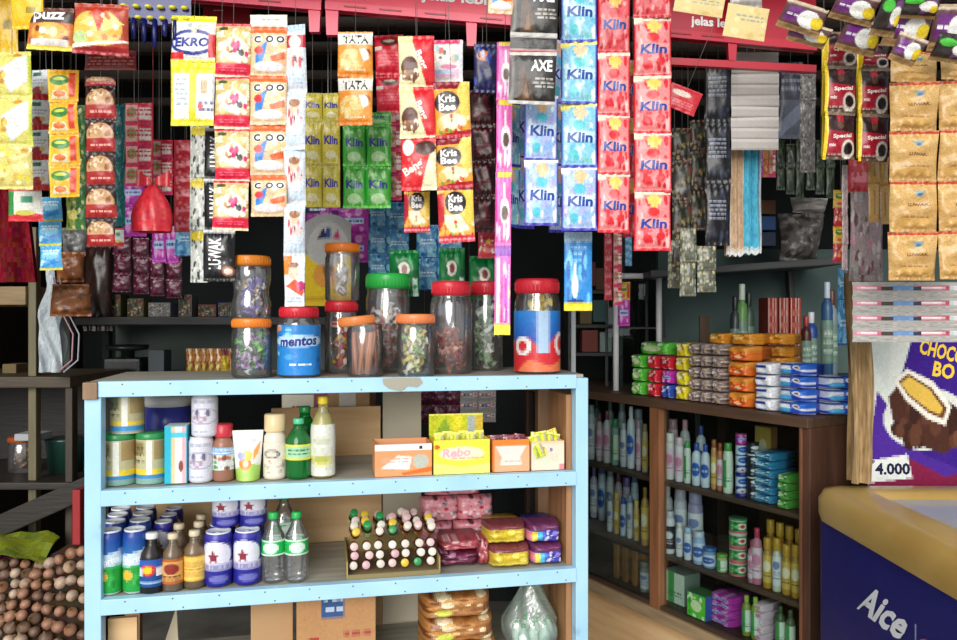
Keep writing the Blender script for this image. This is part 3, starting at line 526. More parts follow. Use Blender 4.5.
 'yellowbag':dict(b='c8a838',o=[(r_,0,.75,1,1,'7c3c40'),(r_,0,0,1,.22,'d8c440'),(h_,3,1,.1,.06,.9,.18,'8c6c30'),(r_,.1,.3,.9,.66,'ccb020'),(s_,5,8,.1,.25,.9,.7,.05,.1,['e8d85c','a88c28'])]),
 'rainbow':dict(b='3c3ca0',o=[(r_,0,.1,.12,.6,'e88c9c'),(r_,.12,.1,.26,.6,'e8d850'),(r_,.26,.1,.4,.6,'50b8d8'),(r_,.4,.1,.5,.6,'4c6cd0'),(s_,5,14,.5,.05,.98,.6,.04,.09,['8c78c8','e0dcf0','2c2c7c','c0b4e4']),(r_,0,.66,1,1,'6c3058')]),
 'breadbag':dict(b='a8703c',o=[(s_,5,40,.02,.02,.98,.98,.04,.1,['d8a868','70401c','f0dcb4','8c5428','c88c48']),(e_,.3,.3,.12,.14,'c8d04c')]),
 'kraft':dict(b='b98a5c',o=[(r_,.3,.62,.6,.96,'38588c'),(h_,3,2,.35,.66,.58,.9,'b8c8dc'),(r_,.15,.3,.28,.42,'b03c34'),(h_,4,3,.55,.1,.95,.5,'a84840'),(r_,.1,.08,.24,.24,'8c5c3c')]),
 'kraft_plain':dict(b='c09a6c',o=[(r_,.45,.55,.75,1,'e4dcd4'),(e_,.55,.35,.12,.12,'6c5c4c'),(r_,0,0,.2,1,'b8587c'),(r_,.2,0,.24,1,'b83c9c')]),
 'mentos':dict(b='2484d0',o=[(s_,5,26,.03,.03,.97,.97,.03,.06,['4aa8e4','1c60b0','8cd0f0','2c78cc']),(p_,[(0,.82),(.2,.9),(.2,.98),(0,.95)],'f08c30'),(e_,.5,.68,.44,.12,'b8dcf0'),(h_,3,1,.35,.16,.7,.26,'e8f4f8')],t=[('mentos',.2,.58,.8,.76,'2c2484',.05,.1)]),
 'yesjar':dict(b='2a6cc8',o=[(g_,.5,1,'2858b8','2c88dc'),(p_,[(0,0),(0,.5),(.3,.56),(.5,.36),(.7,.6),(1,.5),(1,0)],'d82c34'),(e_,.2,.42,.14,.16,'f0ece8'),(e_,.82,.46,.14,.2,'f0e8e4'),(e_,.2,.42,.07,.09,'d82c34'),(e_,.82,.46,.08,.12,'d82c34'),(p_,[(.1,.0),(.3,.2),(.6,.1),(.9,.22),(1,0)],'e87c50'),(r_,.42,.3,.58,1,'b8d4f0')]),
 'redstrip':dict(b='c8242c',o=[(r_,.1,.3,.9,.44,'e8c838'),(r_,.2,.55,.8,.64,'e8b038'),(h_,3,2,.2,.68,.8,.9,'f0d8c0')]),
 # right counter
 'pk_green':dict(b='5cc83c',o=[(s_,3,14,.05,.05,.95,.95,.05,.12,['8ce06c','30a82c','e0f0c8']),(e_,.5,.5,.3,.24,'d8ecb8')]),
 'pk_red':dict(b='d82838',o=[(s_,3,14,.05,.05,.95,.95,.05,.12,['f06c78','a8182c','f4c8c8'])]),
 'pk_yellow':dict(b='e8d82c',o=[(s_,3,14,.05,.05,.95,.95,.05,.12,['f4ec8c','c8a820','f8f4d0'])]),
 'pk_blue':dict(b='3454b8',o=[(s_,3,14,.05,.05,.95,.95,.05,.12,['4c90e0','242c7c','c8d8f0'])]),
 'pk_clear':dict(b='9c8c80',n=.22,o=[(s_,3,40,.03,.03,.97,.97,.04,.1,['c8c0b4','6c5450','b08c6c','e0dcd8','8c7c8c','5c4c44'])]),
 'pk_orange':dict(b='d8702c',back='c8642c',o=[(r_,0,.62,1,1,'d89038'),(e_,.5,.32,.34,.2,'e04c1c'),(e_,.55,.3,.16,.1,'f0d0a8'),(s_,3,10,.05,.05,.95,.6,.04,.08,['e88c3c','b84c1c','f0b060'])]),
 'pk_orange_top':dict(b='d8902c',o=[(s_,3,14,.05,.05,.95,.95,.05,.12,['e8a848','c07820','f0c878'])]),
 'pk_bluewhite':dict(b='dfe6f0',back='2c50c0',o=[(p_,[(0,.3),(.6,.5),(1,.3),(1,.1),(0,.1)],'2c4cc0'),(r_,.5,.5,1,1,'2c68d0'),(e_,.3,.3,.24,.2,'48a8e0'),(e_,.7,.66,.14,.16,'f0f4f8'),(e_,.72,.66,.07,.09,'803c30'),(r_,0,.8,.5,.94,'2c3c8c')]),
 'pk_bluewhite2':dict(b='e2e6ee',back='c8d0e0',o=[(r_,0,.55,.7,.8,'28388c'),(p_,[(0,.0),(1,.0),(1,.3),(.4,.2)],'a8c4e8'),(r_,.7,0,1,1,'eef0f4')]),
 'soap_blue':dict(b='2c84b4',back='2470a0',o=[(s_,3,14,.05,.05,.95,.95,.05,.12,['58b0d4','1c5c90','c8e4f0']),(h_,2,1,.1,.4,.8,.6,'e4f0f4')]),
 'soap_green':dict(b='5cac48',o=[(s_,3,14,.05,.05,.95,.95,.05,.12,['8ccc70','307c30','e0f0c8'])]),
 'lb_white':dict(b='e4e4e8',o=[(h_,3,3,.15,.2,.85,.5,'8c8ca0'),(e_,.5,.7,.26,.14,'7c8cc0')]),
 'lb_pink':dict(b='e8d0dc',o=[(e_,.5,.6,.3,.2,'d888ac'),(h_,3,2,.15,.2,.85,.4,'a86c8c')]),
 'lb_green':dict(b='dce8d8',o=[(r_,.2,.0,.5,1,'4cac58'),(h_,3,2,.15,.2,.85,.4,'3c7c4c')]),
 'lb_blue':dict(b='d4e0f0',o=[(e_,.5,.5,.34,.3,'2c5cb8'),(h_,3,1,.25,.45,.75,.56,'f0f4f8')]),
 'lb_gold':dict(b='d8b458',o=[(e_,.5,.6,.3,.2,'f0e4c0'),(h_,3,2,.2,.2,.8,.4,'7c4c20')]),
 'lb_black':dict(b='2a2a34',o=[(e_,.5,.6,.3,.16,'e0e0e4'),(h_,3,2,.2,.2,.8,.4,'c8c8d0')]),
 'tin_green':dict(b='3c9c54',o=[(r_,0,.84,1,1,'e0d4c8'),(r_,0,0,1,.14,'d86c74'),(e_,.5,.5,.2,.24,'f0ece8'),(e_,.5,.5,.1,.14,'d83c30'),(s_,3,8,.05,.2,.3,.8,.05,.1,['88c878','206c38'])]),
 'red_bundle':dict(b='a04034',o=[(r_,.06,0,.12,1,'e0d8d0'),(r_,.3,0,.35,1,'6c2420'),(r_,.5,0,.55,1,'e4dcd4'),(r_,.78,0,.84,1,'d8d0c8'),(h_,3,5,.14,.1,.95,.9,'c07060')]),
 'pads':dict(b='a4a29c',o=[(s_,6,40,0,0,1,.4,.01,.03,['c0b8b0','8c8c84','b8a0a0']),(r_,.01,.45,.22,.75,'c86880'),(r_,.05,.52,.18,.68,'e8d8dc'),(r_,.27,.45,.44,.75,'6c8cb8'),(r_,.46,.45,.7,.75,'b84c60'),(r_,.5,.52,.66,.68,'e8dcdc'),(r_,.72,.45,.96,.75,'d0d4d8'),(r_,.78,.52,.92,.68,'c04058'),(r_,.2,.45,.3,.7,'3c342c'),(r_,.44,.45,.5,.7,'2c2c44')]),
 'poster':dict(b='3a1c80',o=[(p_,[(0,0),(0,1),(.46,1),(.22,.45),(.05,.2)],'d8dcd4'),(p_,[(.0,.86),(.2,.6),(.24,.9),(.18,1),(0,1)],'cfd6d0'),
    (p_,[(.02,.3),(.1,.6),(.5,.2),(.86,.1),(.98,.2),(.98,.0),(0,.0)],'4a2890'),(p_,[(.1,.1),(.3,.2),(.7,.06),(1,.1),(1,0),(0,0)],'7c1c40'),
    (e_,.55,.42,.4,.2,'d8dad2'),(p_,[(.2,.56),(.34,.68),(.62,.6),(.86,.48),(.9,.3),(.7,.2),(.45,.26),(.24,.4)],'4a2a20'),(s_,5,22,.26,.26,.82,.5,.03,.06,['5c3828','3a2018','6c4430']),
    (p_,[(.26,.66),(.38,.74),(.62,.66),(.78,.5),(.72,.38),(.56,.42),(.36,.54)],'ece6d8'),(p_,[(.3,.66),(.39,.71),(.6,.62),(.74,.49),(.7,.42),(.57,.46),(.38,.57)],'6c4028'),(p_,[(.32,.65),(.4,.69),(.58,.61),(.7,.49),(.67,.45),(.57,.48),(.39,.58)],'e0b850'),
    (p_,[(0,.02),(.02,.16),(.36,.2),(.4,.05)],'dde0dc')],
    t=[('CHOCO',.5,.8,.92,.9,'f0c840',-.25,0),('BO',.62,.68,.82,.78,'f0c840',-.2,0),('4.000',.06,.07,.38,.145,'1c1c3c'),('Rp',.01,.14,.06,.17,'1c1c3c')]),
}

for _k in DES:
    if _k.startswith(('box_','kraft','poster','pouch','header','turq','milkcan','bearcan','sprite','bluestar','lb_','mentos','yesjar','axe','white_ridge','bottle','cream_label','pale_label','green_label','redbull','orange_label','yellow_label','yellow_card')): DES[_k]['n']=.035
# ---------------------------------------------------------------- the setting
M['floor']=mat_ramp('concrete',[(.3,'8c8880'),(.55,'a8a49a'),(.8,'bab6ac')],5,rough=.85)
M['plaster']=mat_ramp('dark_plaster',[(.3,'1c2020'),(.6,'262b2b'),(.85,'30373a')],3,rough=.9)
M['teal']=mat_ramp('teal_plaster',[(.3,'4a5c5a'),(.6,'5c706c'),(.85,'6c807a')],3,rough=.9)
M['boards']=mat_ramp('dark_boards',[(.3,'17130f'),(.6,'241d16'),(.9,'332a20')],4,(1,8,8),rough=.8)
M['ply']=mat_ramp('plywood',[(.3,'c8a070'),(.55,'dcb584'),(.8,'e8c99c')],3,(1,6,9),rough=.6)
M['twine']=mat_ramp('burlap',[(.3,'7c6444'),(.5,'9c8058'),(.75,'b89c74')],22,(6,6,.8),rough=.95,bump=.5)
struct('floor', MB().box((.2,.4,-.05),(5.2,7.2,.1),'808080'), 'floor')
struct('wall_back', MB().box((.2,3.7,1.25),(5.2,.1,2.5),'303030'), 'plaster')
struct('wall_left', MB().box((-1.95,2.45,1.25),(.1,2.4,2.5),'303030'), 'boards')
struct('wall_right', MB().box((2.15,2.45,1.25),(.1,2.4,2.5),'303030'), 'plaster')
struct('ceiling', MB().box((.2,2.5,2.52),(5.2,2.5,.06),'303030'), 'boards')
struct('trim_1', MB().box((.2,1.26,2.4),(5.2,.05,.2),'303030'), 'boards')     # unseen fascia over the open shop front, placed to shape the light indoors
for k,y in enumerate((1.42,1.5,1.58,1.66,1.74,1.86,2.02,2.2,2.45,2.75)):
    struct('trim_%d'%(k+2), MB().box((.15,y,RAIL+.016),(4.1,.035,.03),'3a2c20',bev=.003), 'woodx')   # battens the strips hang from
RAILS=(1.42,1.5,1.58,1.66,1.74,1.86,2.02,2.2,2.45,2.75)
# ---------------------------------------------------------------- frames of reference for the slanting furniture
class Frame:
    def __init__(s,o,u):
        s.o=Vector(o); s.u=Vector(u).normalized(); s.v=Vector((-s.u.y,s.u.x)); s.a=math.atan2(s.u.y,s.u.x)
    def xy(s,a,b): return s.o+s.u*a+s.v*b
    def along(s,px,b):
        k=(px-CX)/F; q=s.o+s.v*b
        return (k*q.y-q.x)/(s.u.x-k*s.u.y)
    def pos(s,px,b,z):
        p=s.xy(s.along(px,b),b); return Vector((p.x,p.y,z))
    def m(s,px,b): return s.pos(px,b,0).y/F     # metres per photo pixel there
L0=((84-CX)/F*1.5,1.5); R0=((588-CX)/F*1.706,1.706)
SH=Frame(L0,(R0[0]-L0[0],R0[1]-L0[1])); SL=1.0455
ZT,ZM,ZB,ZU=1.228,1.0115,.7955,.58
# the pale blue display shelf
sh=thing('display_shelf','pale blue painted wooden display shelf stocked with drinks, jars standing on top','shelf',(L0[0],L0[1],0),SH.a)
for u in (.0155,SL-.014):
    MB().box((u,.018,ZT/2-.004),(.031 if u<.5 else .029,.034,ZT-.008),'a0c8e0',bev=.002).build('post','blue',sh)
for u in (.02,SL-.016):
    MB().box((u,.31,ZT/2-.02),(.034,.03,ZT-.04),'8c6848',bev=.002).build('rear_post','wood',sh)
NAIL=MB().lathe([(.0016,0),(.0014,.0009),(.0003,.001)],'5c5850',8).mesh('nail','metal')
for z in (ZT,ZM,ZB,ZU):
    b=MB().box((SL/2,.165,z-.008),(SL-.01,.29,.014),'aaa698').build('shelf_board','woodx',sh)
    u0=.026 if z==ZT else .0312; u1=SL-.0286
    MB().box(((u0+u1)/2,.008,z-.0155),(u1-u0,.022,.031),'a0c8e0',bev=.0015).build('front_rail','blue',b)
    if z==ZU: continue
    for k in range(11):
        u=u0+(u1-u0)*(k+.5)/11
        for q,dz in ((0,-.006),(.02,-.025)):
            n_=link('nail',NAIL,b); n_.location=(u+q,-.0031,z+dz); n_.rotation_euler=(R(90),0,0)
mb=MB().box((.0125,.006,ZT-.018),(.027,.028,.034),'9c7c5c',bev=.002); mb.build('bare_corner','wood',sh,label='bare wood corner where paint is gone')
mb=MB(); mb.add([(.585,-.0045,ZT-.002),(.62,-.0045,ZT-.001),(.665,-.0045,ZT-.001),(.672,-.0045,ZT-.012),(.66,-.0045,ZT-.022),(.64,-.0045,ZT-.019),(.625,-.0045,ZT-.03),(.6,-.0045,ZT-.024),(.588,-.0045,ZT-.015),(.585,-.001,ZT-.002),(.672,-.001,ZT-.012)],[(0,1,2,3,4,5,6,7,8)],'a8a494')
mb.build('torn_tape','paper',sh,label='torn beige paper tape on top rail')
MB().box((SL-.036,.1,.6),(.012,.14,1.16),'a87850').build('end_plank','wood',sh)
MB().box((.66,.333,.6),(.098,.012,1.2),'cfc6b0').build('back_board','paper',sh,label='cream upright board behind the shelf')
MB().box((.315,.336,.9),(.585,.01,.22),'c09a6c').build('back_panel','ply',sh)
MB().box((.47,.336,1.07),(.27,.01,.12),'c09a6c').build('back_panel','ply',sh)
MB().box((.06,.05,.66),(.055,.012,.16),'c89c68').build('back_panel','ply',sh)
# ---------------------------------------------------------------- furniture deeper in the shop
def slab(name,label,cat,x0,x1,y0,y1,d,depth,mat,col,bev=.003):
    a=at(x0,y1,d); b=at(x1,y0,d); t=thing(name,label,cat,((a.x+b.x)/2,d,a.z)); w=b.x-a.x; h=b.z-a.z
    return t,w,h,depth
def simple(name,label,cat,x0,x1,y0,y1,d,depth,mat,col,bev=.003,group=None):
    a=at(x0,y1,d); b=at(x1,y0,d); mb=MB().box((0,depth/2,(b.z-a.z)/2),(b.x-a.x,depth,b.z-a.z),col,bev=bev)
    o=mb.build(name,mat); o.location=((a.x+b.x)/2,d,a.z); return tag(o,label,cat,group)
# old wooden cupboard beyond the onion sack
t=thing('wooden_cupboard','dark old wooden cupboard frame beyond the onion sack','cupboard',(-1.28,2.05,0))
def lb(mb,x0,x1,z0,z1,y0,y1,c): mb.box(((x0+x1)/2,(y0+y1)/2,(z0+z1)/2),(x1-x0,y1-y0,z1-z0),c,bev=.004); return mb
lb(MB(),.07,.092,0,1.6,-.01,.015,'6c6448').build('post','wood',t)
lb(MB(),-.4,-.37,0,1.6,-.01,.015,'5c543c').build('post','wood',t)
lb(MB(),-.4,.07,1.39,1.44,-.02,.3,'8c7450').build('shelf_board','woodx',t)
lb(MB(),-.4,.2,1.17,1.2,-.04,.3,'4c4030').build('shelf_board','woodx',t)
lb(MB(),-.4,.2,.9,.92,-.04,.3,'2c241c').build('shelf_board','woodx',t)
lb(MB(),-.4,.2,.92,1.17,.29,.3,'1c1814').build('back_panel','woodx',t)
lb(MB(),.18,.2,0,1.17,-.03,.0,'3c3226').build('post','wood',t)
pk=at(40,508,1.98); mb=MB().box((pk.x+1.28,pk.y-2.05,pk.z),(.3,.02,.055),'241c16',rot=(0,R(-24),0),bev=.003); mb.build('brace','woodx',t)
# dark shelf against the back on the cupboard side
t=thing('wall_shelf','long dark shelf under the hanging red bags, behind the jars','shelf',(-1.0,2.4,0))
lb(MB(),-.3,.62,1.333,1.36,0,.35,'1a1a1a').build('shelf_board','woodx',t)
lb(MB(),-.3,.62,1.17,1.333,.32,.34,'626c68').build('back_panel','paper',t)
lb(MB(),-.3,.62,1.145,1.17,-.05,.35,'16181a').build('shelf_board','woodx',t)
for x in (-.29,.6): lb(MB(),x,x+.025,0,1.333,.2,.23,'24282a').build('post','wood',t)
lb(MB(),-.34,-.28,1.0,1.36,-.02,.02,'4c524a').build('upright','paper',t)
# shelf on the wall over the glass cabinet
t=thing('wall_shelf','dark slanting plank shelf carrying grey parcels above the glass cabinet','shelf',(.98,2.62,0))
lb(MB(),-.28,.4,1.52,1.545,0,.3,'4a4c4c').build('shelf_board','woodx',t)
for x in (-.2,.3): lb(MB(),x,x+.02,1.3,1.52,.26,.3,'3c3c3c').build('bracket','wood',t)
t.rotation_euler=(0,R(-4),0)
struct('trim_20', MB().box((1.3,2.98,1.1),(1.2,.04,1.05),'5c706c'),'teal')
# white metal frame of a small glass case
WF=2.75; a=at(616,372,WF); b=at(659,276,WF)
t=thing('glass_case','small glass case with white metal frame beside the hanging blue spray strip','glass case',((a.x+b.x)/2,WF,1.09)); w=(b.x-a.x); h=b.z-1.09
fr=MB()
for x in (-w/2,w/2): fr.tube([(x,0,0),(x,0,h)],.011,'f4f6f6',8)
fr.tube([(-w/2-.011,0,h),(w/2+.011,0,h)],.011,'f4f6f6',8)
rf=MB()
for x in (-w/2,w/2): rf.tube([(x,.2,0),(x,.2,h),(x,.01,h)],.006,'70787a',8)
rf.build('rear_frame','plastic',t)
fr.build('metal_frame','plastic',t)
MB().box((0,.1,h*.55),(w,.2,.006),'3c3a38').build('inner_shelf','wood',t)
MB().box((0,.2,h/2),(w-.01,.003,h-.01),'ffffff').build('glass_pane','glass',t)
# ---------------------------------------------------------------- what hangs over the shop front
def S(label,des,x0,y0,x1,ys,d,**k):
    d=min(RAILS,key=lambda q:abs(q-d)) if k.pop('snap',True) else d
    return strip(label,des,x0,y0,x1,ys,d,**k)
def eq(y0,y1,n): return [y0+(y1-y0)*(i+1)/n for i in range(n)]
# --- pillar side, over the cupboard
S('pale yellow floral sachet strip hanging at the shop edge above the maroon cloth',['yellow_floral','yellow_floral','yellow_pattern'],-8,52,32,[98,146,189],1.5,seed=1)
S('bright yellow plain pack hanging above the pale yellow floral strip',['yellow_plain'],10,-22,43,[28],1.42,seed=2,t=.15)
S('bright yellow plain pack partly hidden behind another yellow pack',['yellow_plain'],-10,-25,18,[52],1.66,seed=3,t=.15)
S('white sachet strip with red bases between two yellow strips',['white_redbase'],31,70,49,eq(70,190,4),1.58,seed=4)
S('white pack with green panel and red base under the red based strip',['tea_box'],8,188,42,[221],1.58,seed=5,t=.12)
S('orange yellow soup sachet strip with green ovals',['yellow_soup'],48,70,78,eq(70,197,4),1.5,seed=6,lean=-2)
S('light blue sachet strip hanging lowest beside the thin wooden post',['blue_light'],38,197,61,eq(197,270,3),1.66,seed=7,lean=-2)
S('small yellow green sachet strip peeking out behind the soup sachets',['green_mix'],66,105,86,eq(105,230,5),1.66,seed=8)
S('black and red sachet strip printed with cream bowls of noodles',['noodle_red'],85,76,116,[86,120,153,186,219,247],1.5,seed=9)
S('narrow teal sachet strip beside the noodle bowl sachets',['teal'],112,104,125,eq(104,226,4),1.58,seed=10)
S('pink red sachet strip with cream panels above the red knotted bag',['redcream'],124,103,153,eq(103,186,4),1.66,seed=11)
S('short dull red sachet strip just behind the red knotted bag',['redcream'],150,140,173,eq(140,195,3),1.74,seed=12)
S('dull red sachet strip between the red knotted bag and zebra strip',['dimred'],174,140,196,eq(140,232,6),1.74,seed=13)
S('zebra grey sachet strip with yellow spots',['zebra'],190,125,209,eq(125,282,3),1.66,seed=14)
S('black coffee sachet strip with tall white lettering',['luwak'],205,128,236,eq(128,281,3),1.58,seed=15,lean=2)
S('magenta sachet strip under the red knotted bag, nearer the noodle sachets',['magenta'],152,228,166,[262],1.86,seed=16)
S('magenta sachet strip under the red knotted bag, nearer the zebra strip',['magenta'],164,226,178,[263],1.86,seed=16)
S('small blue sachet sheet hanging beside the zebra strip',['blue_wash'],175,222,198,[256],1.86,seed=17)
S('purple sachet strip behind the teal strip',['magenta'],122,180,146,[206,236],1.86,seed=18)
S('tiny cream pack hanging at the foot of the noodle bowl strip',['tea_box'],111,228,124,[246],1.58,seed=19)
for i,(x0,x1,y0,y1) in enumerate(((113,131,236,292),(133,149,238,294),(150,164,240,296),(166,182,242,298))):
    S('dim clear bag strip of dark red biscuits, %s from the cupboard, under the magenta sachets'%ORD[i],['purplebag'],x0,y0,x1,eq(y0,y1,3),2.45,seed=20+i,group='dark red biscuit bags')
for i,(x0,y0,x1,y1,des,lab) in enumerate(((29,8,75,50,'chips_orange','orange crisps bag with cartoonish white lettering hanging high by the red crisps bag'),(75,4,129,54,'chips_red','red and yellow crisps bag hanging high beside the blue card with yellow dots'))):
    S(lab,[des],x0,y0,x1,[y1],1.42,seed=30+i,cat='crisps',name='crisps_bag',part='bag',t=.2,lean=2)
S('maroon bag ends hanging below the red and yellow crisps bag',['maroon_tail'],85,50,137,[70],1.5,seed=33,t=.15)
# dark blue hang card with yellow dots and loose tabs
a=at(121,-20,1.5); w=70*1.5/F; t=thing('hanging_display_card','dark blue display card with rows of yellow dots and dangling tabs','display card',at(155,-20,1.5),.1)
mb=MB(); f=lambda u,v:((u-.5)*w,0,-(1-v)*.085+.004*math.sin(u*9)); mb.surf(f,DES['blue_card'],20,20); mb.surf(lambda u,v:(lambda p:(-p[0],.002,p[2]))(f(u,v)),{'b':'0c1260'},4,4)
mb.tube([(0,0,0),(0,0,RAIL-t.location.z)],.0012,'d8d4c8',5); mb.build('card','film',t)
for i in range(7):
    mb=MB(); x=-w/2+w*(i+.5)/7; L=.03+.022*((i*5)%4)/3
    mb.lathe([(.001,-.083-L),(.0045,-.08-L),(.0055,-.08-L*.5),(.004,-.078)],'0c1260',10,c=(x,-.003,0)); mb.build('tab','film',t)
for r in range(2):
    for i in range(6):
        mb=MB(); mb.lathe([(.001,-.0035),(.006,-.0025),(.007,0),(.006,.0025),(.001,.0035)],'e4dc3c',12,c=(-w/2+w*(i+.5)/6+r*.004,-.005,-.055-.022*r)); mb.build('yellow_dot','film',t)
# --- centre
S('yellow and white pack strip lettered in navy',['makro_front','makro_back'],172,16,217,[62,125],1.5,seed=40,lean=3,t=.12)
S('cream puffed snack bag strip with red bases',['puff_red'],216,24,251,[77,129,181,230],1.42,seed=41,lean=3)
S('orange edged puffed snack bag strip with oval white header',['header','puff_orange','puff_orange','puff_orange','puff_orange'],250,15,287,[27,76,125,175,216],1.42,seed=42,t=.2)
S('narrow white wavy sachet strip with baby pictures',['baby_red','baby_white','baby_white','baby_white','baby_orange'],285,25,306,[92,150,204,256,306],1.42,seed=43,wob=.02,lean=2,t=.34)
S('orange and white crisps strip hanging alone below the red rack',['tata'],338,32,373,[77,125],1.58,seed=44,cat='crisps strip')
S('plain red pack strip beside the orange and white crisps',['red_pack'],374,35,403,[75,112],1.74,seed=45,lean=-3)
S('red and cream chocolate wafer sachet strip with slanting letters',['beng','beng','beng_red'],398,36,434,[87,138,190],1.5,seed=46,lean=-3)
S('pink and white wafer pack hanging above the round black lettered crackers',['pinkwhite'],428,40,463,[82],1.58,seed=47,t=.12)
S('amber cracker bag strip with black oval lettering',['krisbee','krisbee','krisbee_big'],433,82,469,[138,188,242],1.5,seed=48,lean=-6)
S('small red cracker bag tucked beside the lowest amber cracker bag',['krisbee_big'],404,190,430,[232],1.58,seed=49)
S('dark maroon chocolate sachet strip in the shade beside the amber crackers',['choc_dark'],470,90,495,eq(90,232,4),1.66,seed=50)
S('dark blue foil pack hanging beside the pink candy strip',['navy_foil'],474,44,499,[92],1.58,seed=51)
S('long pink candy strip with yellow ends beside the blue detergent',['pink_long','pink_long','pink_long','pink_stripes'],497,42,513,[100,172,246,334],1.5,seed=52,lean=3,t=.15)
S('pale plastic candy strip in front of the red lidded tall jar',['kacang'],478,190,496,eq(190,258,3),1.74,seed=53)
for i,(x0,x1) in enumerate(((303,322),(322,340))):
    S('yellow detergent sachet strip %s'%('touching the baby picture strip','touching the green detergent strips')[i],['yellow_so'],x0,93,x1,[121,164,207],1.74,seed=60+i,group='yellow detergent strips')
for i,(x0,x1) in enumerate(((343,366),(366,391))):
    S('green detergent sachet strip %s'%('touching the yellow detergent strips','under the plain red pack strip')[i],['green_so'],x0,112,x1,[124,166,208],1.74,seed=62+i,group='green detergent strips')
S('cream and red sachet strip showing between green detergent and wafers',['redcream'],390,100,402,eq(100,200,4),1.86,seed=64)
for i,(x0,x1,y0,y1) in enumerate(((368,386,200,280),(386,409,202,284))):
    S('blue washing powder strip behind the green lidded jar, %s'%('by the yellow hanging card','by the small red cracker bag')[i],['blue_wash'],x0,y0,x1,eq(y0,y1,3),2.02,seed=65+i,group='blue powder strips')
for i,(x0,x1) in enumerate(((416,437),(437,462))):
    S('blue washing powder sachet strip behind the green candy bags, %s'%ORD[i],['blue_wash'],x0,225,x1,[258,290],2.02,seed=67+i,group='blue powder strips')
S('magenta and navy sachet strip above the grey arch of the yellow card',['navy_magenta','magenta'],306,205,338,[222],2.02,seed=70)
S('magenta sachet strip beside the grey arch of the yellow card',['magenta'],338,208,369,eq(208,262,2),2.02,seed=71)
# yellow card with arched grey top
d=1.93; p=at(328,214,d); w=46*d/F; hh=92*d/F
t=thing('hanging_display_card','yellow display card with grey arched top behind the orange lidded jar','display card',p)
mb=MB(); top=lambda u: -(.022*(2*u-1)**2)
f=lambda u,v:((u-.5)*w,0,top(u)*v+(v-1)*hh); mb.surf(f,DES['yellow_card'],26,44,smooth=False); mb.surf(lambda u,v:(lambda q:(-q[0],.002,q[2]))(f(u,v)),{'b':'c8b43c'},10,2,smooth=False); mb.build('card','card',t)
MB().tube([(0,0,-.003),(0,0,RAIL-p.z)],.001,'d8d4c8',5).build('hanging_string','plastic',t)
# green twisted bags
for i,(x,y0,y1,w,tl) in enumerate(((404,250,292,30,-.5),(452,248,292,26,.05),(484,256,296,30,.55))):
    th=S('shiny green candy bag with white oval, %s the jars'%('tilted over the green lidded jar, behind','upright behind the big red lid, behind','tilted beside the pink strip, behind')[i],['greenbag'],x-w/2,y0,x+w/2,[y1+4],1.86,seed=75+i,cat='bag',name='hanging_candy_bag',part='bag',t=.35,group=None)
    th.children[1].rotation_euler=(0,tl*.6,0)
# --- detergent and shampoo columns
th=S('black body spray sachet strip with silver seals in front of blue detergent',['axe','axe_back','axe'],512,-18,559,[36,52,104],1.42,seed=80,lean=4,t=.1,wob=0)
S('blue detergent sachet strip partly hidden by the black sachets',['klin_lilac'],524,96,558,[160,225],1.5,seed=81)
S('blue detergent sachet strip between the black sachets and red detergent',['klin_blue','klin_blue','klin_blue','klin_lilac'],561,-22,597,[42,104,167,230],1.5,seed=82)
S('blue detergent sachet strip edge on behind the long pink strip',['klin_blue'],500,60,522,[104,166,226],1.58,seed=83,rot=.5)
S('blue detergent sachet strip turned away behind the black sachets',['klin_lilac'],514,20,536,[90,158,228],1.66,seed=84,rot=.35)
S('blue detergent sachet strip hidden behind the front blue strip',['klin_lilac'],548,40,572,[104,166,232],1.74,seed=85,rot=.3)
S('red detergent sachet strip touching the blue detergent',['klin_red_deep','klin_red','klin_red','klin_red'],598,-8,630,[53,115,174,232],1.5,seed=86)
S('red detergent sachet strip hanging lowest, next to the dark red rack',['klin_red_deep','klin_red','klin_red','klin_red','klin_red'],634,-36,671,[18,76,133,192,250],1.5,seed=87)
S('red detergent sachet strip turned behind the gap of the two red strips',['klin_red_deep'],622,60,644,[118,178,236],1.66,seed=88,rot=-.4)
S('blue spray can sachet strip with yellow foot hanging lowest',['deodorant'],564,232,592,[310],1.58,seed=89,t=.12)
for i,(x0,x1,y0,y1,des,lab) in enumerate(((604,612,232,300,'dimred','thin red sachet strip above the small glass case'),(613,622,230,305,'redcream','thin pink sachet strip above the small glass case'),(625,632,236,266,'blue_wash','thin blue sachet strip above the small glass case'))):
    S(lab,[des],x0,y0,x1,eq(y0,y1,4),2.2,seed=90+i)
S('short yellow and magenta sachet strip inside the small glass case frame',['yellow_soup','magenta'],618,282,630,[300,326],2.45,seed=94)
# --- dark middle
S('black sachet strip with slanting pale print beside the corrugated white strip',['black_text'],705,60,731,eq(60,245,3),1.74,seed=100)
S('dark floral sachet strip hanging lowest behind the red detergent',['floral_dark'],672,128,692,[160,200,240,272],1.86,seed=101)
S('dark floral sachet strip next to the black sachet strip',['floral_dark'],690,120,708,[150,190,230],1.86,seed=102)
S('grey green patterned sachet strip hanging over the glass cabinet goods',['floral_grey'],680,228,696,[262,296],1.74,seed=103)
S('grey green patterned sachet strip beside the towel pack',['floral_grey'],697,246,716,[270,292],1.74,seed=104)
S('pale patterned sachet strip over the small glass case corner',['floral_grey'],668,240,681,[262,288],1.86,seed=105)
S('white corrugated sachet strip under the red rack',['white_ridge'],731,52,779,eq(52,150,9),1.74,seed=106,t=.07,wr=.02,wob=.004,crimp=.02)
